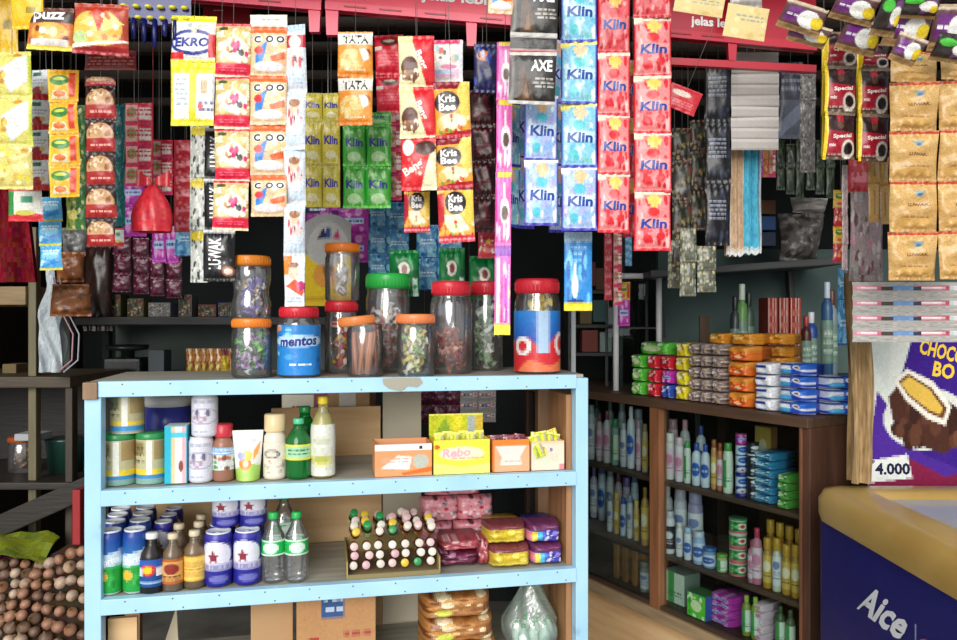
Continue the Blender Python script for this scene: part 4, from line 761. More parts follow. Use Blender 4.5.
# face towels
d=1.8
for i,(x0,x1,c,lab) in enumerate(((726,741,'c8a888','tan'),(739,758,'58b4d0','turquoise'),(752,764,'b8c4c8','pale grey'))):
    p=at((x0+x1)/2,148,d); w=(x1-x0)/F*d; h=(256-148-i*2)/F*d; mb=MB()
    f=lambda u,v,s=1:((u-.5)*w*(1+.12*(1-v)),s*(.006+.004*math.sin(u*14+i)+.002*math.sin(v*9)),(v-1)*h+.003*math.sin(u*20))
    mb.surf(lambda u,v:f(u,v,-1),{'b':c,'o':[(r_,.2,0,.3,1,'d8d0c8'),(r_,.7,0,.78,1,'a89888' if i==0 else '3c90b0'),(r_,0,0,1,.05,'e4e4e0')]},16,30); mb.surf(lambda u,v:f(1-u,v,1),{'b':c},8,8)
    mb.tube([(0,0,-.004),(0,0,RAIL-p.z)],.001,'d8d4c8',5)
    tag(mb_o:=mb.build('hanging_towel','cloth'),'%s face towel hanging below the white corrugated strip'%lab,'towel'); mb_o.location=p+Vector((0,.012*i,0))
for i,(x0,x1,c) in enumerate(((757,763,'d83868'),(763,769,'e08038'),(769,776,'d84848'))):
    S('thin %s ice stick sachet hanging beside the towels'%('pink','orange','red')[i],[('magenta','pk_orange','redcream')[i]],x0,148,x1,[177],2.02,seed=110+i)
S('tall dark blue hanging pack behind the corrugated white strip',['bluegrey'],778,62,803,[138],1.86,seed=115)
S('grey printed sachet strip beside the maroon coffee sachets',['grey_print'],800,74,816,[100,140,172],1.74,seed=116)
for i in range(6):
    x=776+i*10
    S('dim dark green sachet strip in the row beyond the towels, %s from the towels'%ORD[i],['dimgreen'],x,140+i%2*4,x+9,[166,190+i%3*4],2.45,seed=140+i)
S('thin pink and brown streaked strip hanging beside the burlap, above the poster',['pinkgrey'],842,165,848,eq(165,270,4),1.58,seed=147)
# red slanting hanger card
S('red slanting card hanging from the red rack over the dark strips',['red_mark'],671,88,704,[112],1.58,seed=117,lean=10,t=.1)
# --- coffee over the freezer
S('maroon coffee sachet strip with yellow edge next to the grey printed strip',['special9'],825,32,857,[66,112,159],1.5,seed=120,lean=1)
S('maroon coffee sachet strip beside the gold sachets',['special9'],859,44,890,[68,114,161],1.5,seed=121,lean=1)
for i,x in enumerate((822,856)):
    S('thin yellow strip edging the maroon coffee sachets, %s'%('by the grey printed strip','between the two maroon strips')[i],['yellow_edge'],x,30+8*i,x+4,eq(30+8*i,158,3),1.58,seed=122+i,t=.5)
S('gold coffee sachet strip beside the maroon coffee sachets',['gold'],891,52,938,[82,131,181,232,280],1.42,seed=124,t=.24,lean=2,wr=.3)
S('gold coffee sachet strip at the very edge of the shop front',['gold'],940,50,985,[80,130,181,231,279],1.42,seed=125,t=.24,lean=2,wr=.3)
S('narrow gold coffee sachet strip edge on, longest beside the front gold strip',['gold_side'],889,150,897,[180,231,272],1.5,seed=126)
S('narrow gold coffee stick strip below the maroon sachets',['gold_side'],868,155,880,[182,222],1.58,seed=127)
S('short gold coffee stick strip touching the gold sachets',['gold_side'],880,157,889,[184,224],1.58,seed=128)
g=random.Random(5)
lay=[(786,4,832,26,'coffee_lie',.25),(792,24,834,40,'coffee_lie',.22),(838,-6,884,16,'coffee_lie',.2),(846,20,888,46,'coffee_lie',.18),(884,-8,910,26,'coffee_green',.1),(900,-8,944,12,'coffee_green',.0),(892,8,938,38,'coffee_lie',.05),(936,4,980,40,'coffee_lie',-.05),(900,36,930,58,'coffee_lie',.3),(938,34,975,56,'coffee_green',.1)]
for i,(x0,y0,x1,y1,des,tl) in enumerate(lay):
    d=1.32+.03*(i%4); p=at((x0+x1)/2,y0,d)
    o=pack(('purple and cream' if 'lie' in des else 'dark green and white')+' coffee pack tucked in the top tier, %s from the red rack'%ORD[i],des,p,(x1-x0)/F*d,(y1-y0)/F*d*1.25,.018,(.5,tl,.1),'coffee pack','hanging_coffee_pack',group='coffee packs tucked along the top',seed=130+i)
for i,(x0,y0,x1,y1,tl) in enumerate(((676,-6,726,14,.15),(728,6,770,38,.15))):
    d=1.36; p=at((x0+x1)/2,y0,d)
    pack('cream cardboard header hanging in front of the red rack, %s'%('nearer the red detergent','with small blue print')[i],'kraft_tag',p,(x1-x0)/F*d,(y1-y0)/F*d,.004,(.1,tl,0),'card','hanging_header_card',mat='paper',seed=150+i,wr=0)
S('white plastic pack hanging above the cream cardboard header',['white_ridge'],730,-30,762,[8],1.58,seed=152)
S('peach snack pack hanging at the top between rack and black sachets',['puff_orange'],488,-24,514,[14],1.42,seed=153)
# sheets of pads in clear plastic
S('clear plastic sheet with four rows of small pink and blue pads above the poster',['pads'],852,282,990,[297,312,327,342],1.58,seed=155,t=.1,wob=0,cat='pad sheet',name='hanging_pad_sheet',part='pad_row')
S('dull red pouch hanging between the maroon sachets and the gold',['dimred'],848,160,870,[192],1.74,seed=160)
S('pinkish grey speckled bag hanging under the dull red pouch',['pinkgrey'],850,192,884,[280],1.66,seed=161)
S('yellow and pink streaked strip beside the burlap curtain',['yellow_soup','kacang'],833,190,848,eq(190,262,4),1.74,seed=162)
S('blue white sachet strip dangling beside the wall bottles',['blue_wash'],838,268,848,[300,345],1.86,seed=163)
# burlap curtain
d=1.78; a=at(849,272,d); b=at(871,482,d); w=b.x-a.x; h=a.z-b.z; mb=MB()
f=lambda u,v,s=1:((u-.5)*w+.004*math.sin(v*5),s*(.012+.009*math.sin(u*11)+.006*math.sin(v*8+u*4)),(v-1)*h)
mb.surf(lambda u,v:f(u,v,-1),{'b':'a88c64'},20,40); mb.surf(lambda u,v:f(1-u,v,1),{'b':'a88c64'},10,10); mb.tube([(0,0,-.01),(0,0,RAIL-a.z)],.002,'c8b088',5)
o=mb.build('burlap_curtain','twine'); o.location=(a.x+w/2,d,a.z); tag(o,'ragged tan burlap hanging between the glass cabinet and ice cream poster','curtain')
# red knotted bag
t=thing('red_carrier_bag','red plastic carrier bag knotted at the top, hanging below the red sachets','bag',at(153,186,1.58)); d=1.58; s=d/F; mb=MB()
def bagf(u,v):
    a=2*math.pi*u; r=(5+15*math.sin(min(1,(1-v)*1.15)*1.9)**1.0)*s if v<.97 else 4*s
    return (-r*math.cos(a)*(1+.08*math.sin(5*a)),-r*math.sin(a)*.6*(1+.1*math.sin(7*a+v*3)),(v-1)*46*s)
mb.surf(bagf,{'b':'c0202c','o':[(s_,3,12,0,0,1,1,.04,.09,['d03038','b01824'])]},28,16); mb.build('bag_body','film',t)
for q in (-1,1):
    mb=MB(); mb.surf(lambda u,v:(q*(2+u*15)*s,-.003*math.sin(u*6),((v-.5)*(6+u*12)+4+4*u)*s),{'b':'b81c28'},8,6); mb.surf(lambda u,v:(q*(2+(1-u)*15)*s,.001-.003*math.sin((1-u)*6),((v-.5)*(6+(1-u)*12)+4+4*(1-u))*s),{'b':'b81c28'},8,6); mb.build('bag_handle','film',t)
MB().tube([(0,0,-.004),(0,0,RAIL-t.location.z)],.001,'902020',5).build('hanging_string','plastic',t)
# ---------------------------------------------------------------- red plastic racks with white lettering
def rack(label, x0, x1, yt, yb0, yb1, d, legs, text=None, bars=(), slots=(), tone=('e63450','ee4864','ea4060')):
    """panel whose lower edge falls from yb0 to yb1; legs: (x, width, foot row)"""
    k=d/F; t=thing('hanging_display_rack',label,'display rack',at(x0,yb0,d))
    X=lambda x:(x-x0)*k
    sl=(yb1-yb0)/(x1-x0); Z=lambda x,y:-(y-yb0)*k
    def quad(pts,th=.012,col=tone[0]):
        mb=MB(); n=len(pts); vs=[(X(x),-th/2,Z(x,y)) for x,y in pts]+[(X(x),th/2,Z(x,y)) for x,y in pts]
        mb.add(vs,[tuple(range(n))[::-1],tuple(range(n,2*n))]+[(i,(i+1)%n,n+(i+1)%n,n+i) for i in range(n)],col); return mb
    yb=lambda x:yb0+sl*(x-x0)
    pn=quad([(x0,yt),(x1,yt+sl*(x1-x0)*.9),(x1,yb1),(x0,yb0)],.01).build('sign_panel','plastic',t)
    quad([(x0,yb(x0)-8),(x1,yb(x1)-8),(x1,yb(x1)),(x0,yb(x0))],.022,tone[1]).build('lower_lip','plastic',t)
    for x,w,f in legs: quad([(x,yb(x)-1),(x+w,yb(x+w)-1),(x+w-1,f),(x+1,f)],.014,tone[2]).build('leg','plastic',t)
    for bx0,bx1,by0,by1,bw in bars: quad([(bx0,by0),(bx1,by1),(bx1,by1+bw),(bx0,by0+bw)],.014,'b81c30').build('cross_bar','plastic',t)
    for sx in slots: quad([(sx,yb(sx)-5),(sx+22,yb(sx+22)-5),(sx+22,yb(sx+22)-3.6),(sx,yb(sx)-3.6)],.026,'9c1828').build('slot','plastic',t)
    for tx0,tx1,ty0,ty1,s in (text or ()):
        mb=MB(); mb.text(lambda u,v:(X(tx0+(tx1-tx0)*u),-.0058,Z(0,ty1+(ty0-ty1)*v+ (u-.5)*sl*(tx1-tx0))),s,0,0,1,1,'f4f0ec'); mb.build('lettering','paper',pn)
    for x in (x0+8,x1-8): MB().tube([(X(x),.004,Z(x,yt+8)),(X(x),.004,RAIL-t.location.z)],.002,'8c8c88',6).build('hanging_wire','plastic',t)
    return t
rack('red plastic display rack above the puffed snack bags',150,322,-40,-2,12,1.66,((309,12,33),),slots=(216,260))
rack('red plastic display rack with white lettering above the orange crisps',326,511,-50,11,27,1.66,((326,13,36),(466,11,47)),text=((421,512,-6,8,'jelas lebih e'),),slots=(345,380,425,480))
rack('darker red plastic display rack with white lettering above the corrugated white strip',660,815,-14,38,52,1.66,((727,9,62),),text=((690,740,19,31,'jelas lebih'),),bars=((662,815,58,66,7),),slots=(668,700),tone=('b41830','c02038','bc1c34'))
a=at(203,6,1.74); mb=MB().box((47*1.74/F/2,.01,-9*1.74/F),(47*1.74/F,.02,18*1.74/F),'8c1620',bev=.002,)
mb.surf(lambda u,v:(.02+u*.03,-.0006,-.006-.008*(1-v)),{'b':'8c1620','o':[(h_,2,1,.1,.2,.9,.8,'e0c8c8')]},14,6,smooth=False)
mb.tube([(.05,.01,0),(.05,.01,RAIL-a.z)],.0015,'806060',5)
o=mb.build('hanging_carton','card'); o.location=a; tag(o,'dark red carton hanging behind the puffed snack bags','box')
# ---------------------------------------------------------------- jars on top of the blue shelf
def jat(x0,x1,v): return SH.pos((x0+x1)/2,v,ZT+.0006), (x1-x0)/2*SH.m((x0+x1)/2,v), SH.m((x0+x1)/2,v)
p,r,m=jat(232,271,.07); h=58*m; ps=p
jar('straight jar with orange lid and green and purple sweets, under another orange lidded jar',p,r,h,'f08828',neck=.92)
candies('wrapped_candy','green, white and purple wrapped sweets in the lower orange lidded jar',p,r,.002,h*.66,['5cb82c','7cd040','ecece8','8c4c9c','c8a0d0','2c7c30'],60,.026,3)
q=p+Vector((0,0,h+.0005)); r2=19*m
jar('waisted jar with orange lid and purple sweets, stacked on another jar',q,r2,62*m,'f09028',neck=.92,waist=True)
candies('wrapped_candy','purple and yellow wrapped sweets in the upper waisted jar',q,r2*.88,.002,62*m*.52,['6c50b0','8c70c8','e8c840','f0f0ec','5844a0'],44,.026,4)
p,r,m=jat(278,320,.07); h=69*m
jar('round jar with red lid and blue label with navy lettering',p,r,h,'d82838','mentos',band=(.03,.74),neck=.84)
p,r,m=jat(325,358,.17); h=71*m
jar('jar with red lid and red and yellow packets, under an orange lidded jar',p,r,h,'d42434',neck=.92)
candies('wrapped_candy','red and yellow packets in the jar beside the blue labelled jar',p,r,.002,h*.7,['c8242c','d83038','e8c030','a81c24','ece4d0'],46,.024,5,'lump')
q=p+Vector((.002,0,h+.0005))
jar('clear jar with orange lid holding white sachets, stacked on a red lid',q,17*m,57*m,'ee8426',neck=.95)
candies('white_sachet','white folded sachets inside the stacked orange lidded jar',q,17*m*.8,.003,57*m*.55,['e8e8e4','d8d8d4','f2f2ee','a89c98'],26,.034,6,'lump')
p,r,m=jat(347,383,.055); h=60*m
t=jar('jar with tilted orange lid full of brown biscuit sticks',p,r,h,'f0904c',neck=.95)
for c in t.children:
    if c.name.startswith('lid'): c.rotation_euler=(0,-.1,0); c.location=(-.006,0,-.001)
mb=MB(); g=random.Random(8)
for i in range(26):
    a=g.uniform(0,6.28); q=r*.72*math.sqrt(g.random()); a2=a+g.uniform(-.5,.5)
    mb.tube([(q*math.cos(a),q*math.sin(a),.004),(r*.7*math.cos(a2)*.9,r*.7*math.sin(a2)*.9,h*.72)],.0042,g.choice(['b0643c','c88050','9c4c2c','d89870']),7)
o=mb.build('biscuit_sticks','card'); o.location=p; tag(o,'brown biscuit sticks standing in the jar with tilted orange lid','biscuits',kind='stuff')
p,r,m=jat(366,410,.19); h=97*m
jar('large jar with wide green lid behind the orange lidded jars',p,r,h,'30b44c',neck=.94)
candies('wrapped_candy','pale mixed sweets in the large green lidded jar',p,r,.002,h*.6,['c8c8c0','b8887c','dcd8d0','8c7c74','c05850'],60,.028,9)
p,r,m=jat(397,434,.045); h=61*m
jar('small jar with flat orange lid and yellow sweets',p,r,h,'f08c54',neck=.98)
candies('wrapped_candy','yellow and pale green sweets in the small flat lidded jar',p,r,.002,h*.7,['e0d070','c8b848','f0ecc8','7cb068','ece8d0'],44,.028,10)
p,r,m=jat(430,472,.11); h=91*m
jar('tall jar with red lid half filled with pinkish sweets',p,r,h,'dc3040',neck=.86)
candies('wrapped_candy','pinkish brown sweets in the tall red lidded jar',p,r,.002,h*.42,['b05c50','c87868','98483c','d8a090','8c3c34'],60,.024,11)
p,r,m=jat(470,503,.2); h=88*m
jar('tall jar with red lid and pale green wrappers behind the pink strip',p,r,h,'d82c3c',neck=.92)
candies('wrapped_candy','pale green sweets in the jar behind the pink strip',p,r,.002,h*.66,['c0d0b0','e4e8e0','78a070','98b088'],46,.03,12)
p,r,m=jat(514,560,.08); h=93*m
jar('tall jar with red lid and blue and red label, at the shelf end',p,r,h,'dc2c3c','yesjar',band=(.02,.66),neck=.9)
candies('wrapped_candy','yellow wrapped sweets showing above the blue and red label',p,r*.9,h*.6,h*.78,['ecd850','f0e480','e8c830'],14,.03,13)
# ---------------------------------------------------------------- upper opening of the blue shelf
def sat(x0,x1,v,z): return SH.pos((x0+x1)/2,v,z+.0006), (x1-x0)/2*SH.m((x0+x1)/2,v), SH.m((x0+x1)/2,v)
p,r,m=sat(103,135,.072,ZM); hc=50*m
can('milk tin with green lid at the shelf corner by the post',p,r,hc,'milkcan',name='milk_tin',neck=False,caplid='2c8c4c')
p2,r2,m=sat(137,166,.072,ZM)
can('milk tin with green lid between another tin and turquoise carton',p2,r2,hc,'milkcan',name='milk_tin',neck=False,caplid='2c8c4c')
p3,_,_=sat(112,143,.075,ZM+hc+.0005)
can('milk tin stacked on top of two green lidded tins',p3,r*.98,.086,'milkcan_top',name='milk_tin',neck=False,caplid='2c8c4c')
p,r,m=sat(147,190,.22,ZM); th=thing('plastic_tub','deep blue tub with white lid behind the tins','tub',p)
MB().lathe([(r*.95,0),(r,.1),(r,.145)],'3c44a0',32).build('tub_body','plastic',th); MB().lathe([(r*1.05,.143),(r*1.06,.155),(r*1.02,.166),(.001,.167)],'e8e8e8',32).build('lid','plastic',th)
p,r,m=sat(167,189,.06,ZM)
carton('slim carton with turquoise edge beside the milk tins',p,(21*m,.05,57*m),'turq_carton','2cb4cc','d8dcd8',rot=SH.a)
p,r,m=sat(189,213,.055,ZM); hb=45*m
can('white and lilac can standing under its twin',p,r,hb,'bearcan',neck=True)
can('white and lilac can stacked on top of its twin',p+Vector((.008,0,hb+.0005)),r*1.05,42*m,'bearcan',neck=True)
p,r,m=sat(213,234,.06,ZM)
bottle('small bottle with red cap and brown drink beside the white cans',p,r,56*m,'jug','9c6c58','c83040','milo',(.2,.6))
p,r,m=sat(233,263,.055,ZM); mb=MB(); w,h=30*m,49*m
fp=lambda u,v,s=-1:((u-.5)*w*(.74+.26*v), s*(.022*(1-v)**.8*max(0,1-abs(2*u-1)**3)+.0015), v*h)
mb.surf(fp,DES['pouch_fruit'],26,30); mb.surf(lambda u,v:fp(1-u,v,1),{'b':'d4d4d4'},10,10)
o=mb.build('stand_up_pouch','film'); o.location=p; o.rotation_euler=(0,0,SH.a); tag(o,'white tapered drink pouch printed with orange fruit on the shelf','pouch')
p,r,m=sat(264,286,.06,ZM)
bottle('cream bottle with wide cream cap beside the fruit pouch',p,r,64*m,'wide','e4d8c4','e6cc9c','cream_label',(.04,.56))
p,r,m=sat(286,311,.055,ZM)
bottle('round green soda bottle with yellow label',p,r,59*m,'soda','18a448','58c090','green_label',(.32,.58),bmat='ctint',liquid='109038')
p,r,m=sat(292,318,.13,ZM)
bottle('green soda bottle hidden behind the round green one',p,r,64*m,'soda','18a448','209048',bmat='ctint',liquid='109038')
p,r,m=sat(311,335,.055,ZM)
bottle('tall clear bottle with yellow cap and pale label',p,r,80*m,'soda','e4dca0','f0d424','pale_label',(.03,.66),bmat='ctint',liquid='e0d8a0')
# boxes
def sbox(x0,x1,v): p,r,m=sat(x0,x1,v,ZM); return p,2*r,m
p,w,m=sbox(371,428,.02)
open_box('open white and orange display box beside the tall yellow capped bottle',p+Vector((0,.045,0)),(w,.085,32*m),'box_orange','e8a070','a02c30',rot=SH.a)
mb=MB(); g=random.Random(4)
for i in range(8): pack('%s biscuit packet lying in the open white and orange box, %s along'%(('dark red','maroon')[i%2],ORD[i]),('kacang','choc_dark')[i%2],p+Vector((-w/2+.02+(w-.04)*(i%4)/3,.03+.03*(i//4),.022*m/m+.012)),.026,.03,.012,(1.2,.2*((i*3)%5-2),.1),'biscuit packet',name='biscuit_packet',group='packets in the white and orange box',seed=i%3)
p,w,m=sbox(430,487,.02)
open_box('bright yellow display box with tall printed back flap',p+Vector((0,.04,0)),(w,.075,34*m),'box_yellow','e0d038','c8c030',rot=SH.a,flap=('flap_yellow',22*m))
for i in range(6): pack('yellow sachet standing in the bright yellow display box, %s along'%ORD[i],'flap_yellow',p+Vector((-w/2+.018+(w-.036)*i/5,.028+.02*(i%2)+(i-2.5)*.004,.088)),.022,.06,.006,(-.1,.1*((i*2)%5-2)*.3,SH.a),'sachet',name='candy_sachet',group='sachets in the yellow box',seed=i%3)
p,w,m=sbox(489,527,.02)
open_box('small orange display box touching the bright yellow one',p+Vector((0,.04,0)),(w,.07,32*m),'box_orange2','e07c38','8c3030',rot=SH.a)
for i in range(6): pack('%s packet standing in the small orange box, %s along'%(('dark purple','pinkish red')[i%2],ORD[i]),('purplebag','pinkbag')[i%2],p+Vector((-w/2+.014+(w-.028)*(i%3)/2,.026+.024*(i//3)+(i%3-1)*.01,.076)),.024,.06,.008,(-.15,.08*(i-3),SH.a),'packet',name='candy_sachet',group='packets in the orange box',seed=i%3)
p,w,m=sbox(528,562,.02)
open_box('pale cream display box beside the shelf end plank',p+Vector((0,.04,0)),(w,.07,29*m),'box_pale','e8c49c','c8a030',rot=SH.a)
for i in range(7): pack('%s sachet spilling from the pale cream box, %s along'%(('yellow green','yellow')[i%2],ORD[i]),('flap_yellow','pk_yellow')[i%2],p+Vector((-w/2+.012+(w-.024)*i/6,.024+.02*(i%2)+(i-3)*.005,.077+.004*(i%3))),.024,.05,.008,(-.35,.5*((i*3)%5-2)*.3,SH.a),'sachet',name='candy_sachet',group='sachets in the cream box',seed=i%3)
# behind the upper opening
p=at(346,424,2.12)+Vector((0,0,.001))
carton('brown carton with white patch seen behind the yellow capped bottle',p,(.15,.12,.093),'kraft_plain','b08c60','c09a6c')
simple('wooden_sideboard','plain wooden sideboard carrying the brown carton behind the shelf','sideboard',296,392,424,818,2.06,.2,'wood','a08058')
p=at(300,424,2.13); carton('plain pale carton beside the brown carton behind the shelf',p,(.09,.05,.085),'header','c8c0a4','c8c0a4')
for i in range(3): 
    th=S('dark purple packet strip seen through the shelf behind the yellow box, %s'%ORD[i],['purplebag'],417+i*14,388,432+i*14,[405,424],2.2,seed=170+i,string=True)
for i in range(2):
    S('pale pink packet strip seen through the shelf behind the yellow box, %s'%ORD[i],['pads'],460+i*18,390,478+i*18,eq(390,422,3),2.2,seed=173+i)
# ---------------------------------------------------------------- middle opening: cans, bottles, packets
cn=[(99,122,.04,'in the front row by the shelf post'),(123,147,.04,'in the front row beside the dark bottle'),(103,127,.115,'second row back by the post'),(128,152,.115,'second row back beside the dark bottle'),(106,130,.172,'third row back by the post'),(131,155,.172,'third row back beside the dark bottle'),(109,133,.229,'in the last row by the post'),(134,158,.229,'in the last row beside the dark bottle')]
for x0,x1,v,lab in cn:
    p,r,m=sat(x0,x1,v,ZB); can('slim green and blue soda can %s'%lab,p,.0232,.128,'sprite',rot=.35)
for i,(x0,x1,v) in enumerate(((155,172,.13),(160,177,.19),(166,183,.25))):
    p,r,m=sat(x0,x1,v,ZB); can('plain blue silver topped can %s behind the dark bottle'%ORD[i],p,.02,.118,'bluestar')
p,r,m=sat(140,164,.035,ZB)
bottle('dark energy drink bottle with white cap and blue label',p,r*.98,58*m,'glass','1c1410','e4e4e4','redbull',(.12,.58))
for i,(x0,x1,v,d_) in enumerate(((163,183,.035,'orange_label'),(184,205,.045,'yellow_label'),(169,189,.1,'yellow_label'),(189,209,.11,'orange_label'),(192,211,.17,'yellow_label'))):
    p,r,m=sat(x0,x1,v,ZB)
    bottle('small clear glass bottle with %s label, %s'%(d_.split('_')[0],('beside the dark bottle','beside the blue star cans','second behind the dark bottle','second behind the star cans','third behind the star cans')[i]),p,r,56*m if v<.08 else .118,'glass','b09c80','d8c8a8',d_,(.14,.58),bmat='ctint',liquid='c09048' if 'y' in d_[:1] else '9c7850')
for i,(x0,x1,v,k) in enumerate(((205,232,.05,0),(233,262,.05,0),(209,235,.11,0),(237,265,.11,0),(213,239,.085,1),(240,267,.085,1))):
    p,r,m=sat(x0,x1,v,ZB+(.1125 if k else 0))
    can('blue can with red star, %s'%('front row beside the glass bottles','front row beside the clear bottles','behind the front row by the glass bottles','behind the front row by the clear bottles','stacked on top by the glass bottles','stacked on top by the clear bottles')[i],p,.0285,.112 if not k else .08,'bluestar')
for i,(x0,x1,v) in enumerate(((262,285,.05),(285,308,.045),(272,296,.14))):
    p,r,m=sat(x0,x1,v,ZB)
    bottle('clear soda bottle with green cap and wrap, %s'%('beside the blue star cans','farther along from the star cans','behind the other two')[i],p,r,(68 if i<2 else 74)*m,'soda','dfe8e4','2cb458','green_wrap',(.4,.62),bmat='clear',liquid=None,rot=.3*i)
# tray of small bottles
p=SH.pos(394,.02,ZB); ax=SH.m(394,.06); W=90*ax; th=thing('wire_tray','open cardboard tray packed with small capped bottles','tray',(p.x,p.y,ZB),SH.a); D=.19; z0=.0
mb=MB(); mb.box((0,D/2,.002),(W,D,.003),'9c8c6c'); mb.build('tray_base','card',th)
for q in (-1,1): MB().box((q*W/2,D/2,.02),(.003,D,.036),'a8945c').build('tray_side','card',th)
MB().box((0,.001,.005),(W,.003,.01),'8c7c54').build('tray_side','card',th); MB().box((0,D,.02),(W,.003,.036),'a8945c').build('tray_side','card',th)
cols=['d8ccc0','d8ccc0','d8b8b4','d8b830','e0d8cc','2c8c4c','d0a4a8','d8ccc0']
g=random.Random(12); k=0
for j in range(7):
    for i in range(7):
        u=-W/2+.015+(W-.03)*i/6+.003*(j%2); c=g.choice(cols)
        if j<3: v,z_,tl=.062,.014+.0205*j,1.35      # three layers lying with their caps to the front
        else: v,z_,tl=.06+.028*(j-3),.078+.002*(j-3),1.0+g.uniform(-.2,.2)
        w_=SH.u*u+SH.v*(v+g.uniform(0,.004))
        bottle('small bottle with %s screw cap, %s along in the %s row of the tray'%({'d8b830':'yellow','2c8c4c':'green','d8b8b4':'pinkish','d0a4a8':'pale pink'}.get(c,'white'),ORD[i],ORD[j]),(p.x+w_.x,p.y+w_.y,ZB+z_),.0092,.052,'mini','3c2412',c,'orange_label' if c!='2c8c4c' else 'green_label',(.1,.45),group='small bottles in the tray',name='mini_bottle',rot=(tl,g.uniform(-.12,.12),SH.a+g.uniform(-.1,.1)))
# packets beside the tray
def lay(label,des,x0,x1,v,z,h,dep,seed=1,cat='packet',name='snack_packet',mat='film',group=None,tilt=0,fr=SH):
    """a soft packet lying with its printed edge to the front; z is its underside"""
    z+=.0008
    c=(x0+x1)/2; p=fr.pos(c,v+dep/2,z+h); w=(x1-x0)*fr.m(c,v)
    me=sachet_mesh(name,des,w,h,dep,seed,mat,crimp=.0,wr=.03,pinch=0,boxy=True)
    o=link(name,me); o.location=p; o.rotation_euler=(tilt,0,fr.a); return tag(o,label,cat,group)
lay('dark maroon packet lying beside the bottle tray','purplebag',433,478,.06,ZB,.03,.12,1)
lay('pale pink clear packet lying on the dark maroon packet','pinkbag',436,482,.07,ZB+.031,.024,.11,2)
lay('yellow and brown packet lying lowest in the yellow pile','yellowbag',484,527,.025,ZB,.046,.12,3)
lay('yellow and brown packet lying on top of the yellow pile','yellowbag',480,523,.045,ZB+.047,.045,.12,4)
lay('flat clear red packet between yellow pile and maroon packet','pinkbag',474,486,.05,ZB,.06,.1,5)
lay('rainbow edged blue packet lying lowest by the shelf post','rainbow',524,558,.03,ZB,.045,.12,6)
lay('rainbow edged blue packet lying on top by the shelf post','rainbow',521,556,.04,ZB+.046,.045,.12,7)
for i,(x0,x1,zz,v) in enumerate(((417,452,0,.2),(452,497,0,.2),(419,458,.06,.21),(455,492,.06,.21),(424,480,.12,.22))):
    lay('red and white sachet bundle piled by the cream board, %s of the pile'%ORD[i],'redsheet',x0,x1,v,ZB+zz,.058,.07,10+i,tilt=-.05,name='sachet_bundle',cat='sachet bundle')
# ---------------------------------------------------------------- below the shelf boards
for i,(z,v) in enumerate(((ZU,.03),(ZU+.052,.035),(ZU+.104,.04))):
    lay('bread pack in printed clear bag, %s from the top under the shelf'%('third','second','first')[i],'breadbag',416,495-3*i,v,z,.051,.16,20+i,cat='bread',name='bread_pack')
p=SH.pos(336,.14,ZU+.001); carton('brown carton with blue printed panel under the shelf beside cream board',p,(.17,.16,.194),'kraft','b08054','bc9464',rot=SH.a)
p=SH.pos(272,.1,ZU); o=MB().box((0,0,.095),(.09,.004,.19),'c09a70',bev=.001).build('cardboard_sheet','card'); o.location=p; o.rotation_euler=(0,0,SH.a+.25); tag(o,'plain cardboard sheet leaning beside the printed brown carton','cardboard')
p=SH.pos(155,.15,ZU); mb=MB(); mb.add([(0,0,0),(.05,.01,0),(.035,.03,.13),(0,.004,0),(.05,.014,0),(.035,.034,.13)],[(0,1,2),(3,5,4),(0,3,4,1),(1,4,5,2),(2,5,3,0)],'c8bca0'); o=mb.build('cardboard_flap','card'); o.location=p; tag(o,'pointed pale cardboard flap standing in the dark under the cans','cardboard')
p=SH.pos(531,.085,ZU+.001); th=thing('plastic_bag','full clear greenish plastic bag under the shelf by the post','bag',p); mb=MB(); g=random.Random(2); ph=[g.uniform(0,6.28) for _ in range(6)]
def bg(u,v):
    a=2*math.pi*u; r=.064*(math.sin(min(1,v*1.6+.35)*1.57))*(1-.75*max(0,v-.45)/.55*1.0); r*=1+.08*math.sin(3*a+ph[0]+4*v)+.06*math.sin(7*a+ph[1]+9*v)
    return (-r*math.cos(a),-r*math.sin(a)*.9,v*.165)
mb.surf(bg,{'b':'c8d8cc'},40,24); mb.build('bag_film','gbag',th)
for i in range(9):
    a=i*2.4; rr=.045*math.sqrt((i+.5)/9); bottle('small green capped bottle inside the greenish plastic bag, %s from the bag middle'%ORD[i],(p.x+rr*math.cos(a),p.y+rr*math.sin(a),ZU+.002),.013,.075,'soda','d4e4dc','18a048',None,bmat='plastic',group='bottles in the plastic bag',name='mini_bottle')
# ---------------------------------------------------------------- brown glass fronted cabinet
N0=Vector((.864,1.98)); CD=Vector((-.521,.853)).normalized()
CL=1.3
CB=Frame((N0.x+CD.x*CL,N0.y+CD.y*CL),(-CD.x,-CD.y))    # u runs from the hidden end to the near corner, v into the cabinet
CT,C1,C2,C3=1.095,.83,.592,.432; DP=.34
cab=thing('display_cabinet','brown wooden glass fronted cabinet full of toiletries','cabinet',(CB.o.x,CB.o.y,0),CB.a)
up=CB.along(655,0)
def cb(name,u0,u1,v0,v1,z0,z1,c,mat='wood',par=cab,bev=.003): return MB().box(((u0+u1)/2,(v0+v1)/2,(z0+z1)/2),(u1-u0,v1-v0,z1-z0),c,bev=bev).build(name,mat,par)
cb('top_board',0,CL,-.01,DP,CT-.028,CT,'5c4434','woodx')
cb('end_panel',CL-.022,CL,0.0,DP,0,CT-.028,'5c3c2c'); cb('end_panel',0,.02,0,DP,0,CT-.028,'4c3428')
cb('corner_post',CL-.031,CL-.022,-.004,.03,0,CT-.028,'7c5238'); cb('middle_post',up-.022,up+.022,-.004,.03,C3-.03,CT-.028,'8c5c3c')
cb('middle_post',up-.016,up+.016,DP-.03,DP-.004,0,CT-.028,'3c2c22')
cb('back_panel',.02,CL-.02,DP-.004,DP,.3,CT-.028,'1c1816','boards')
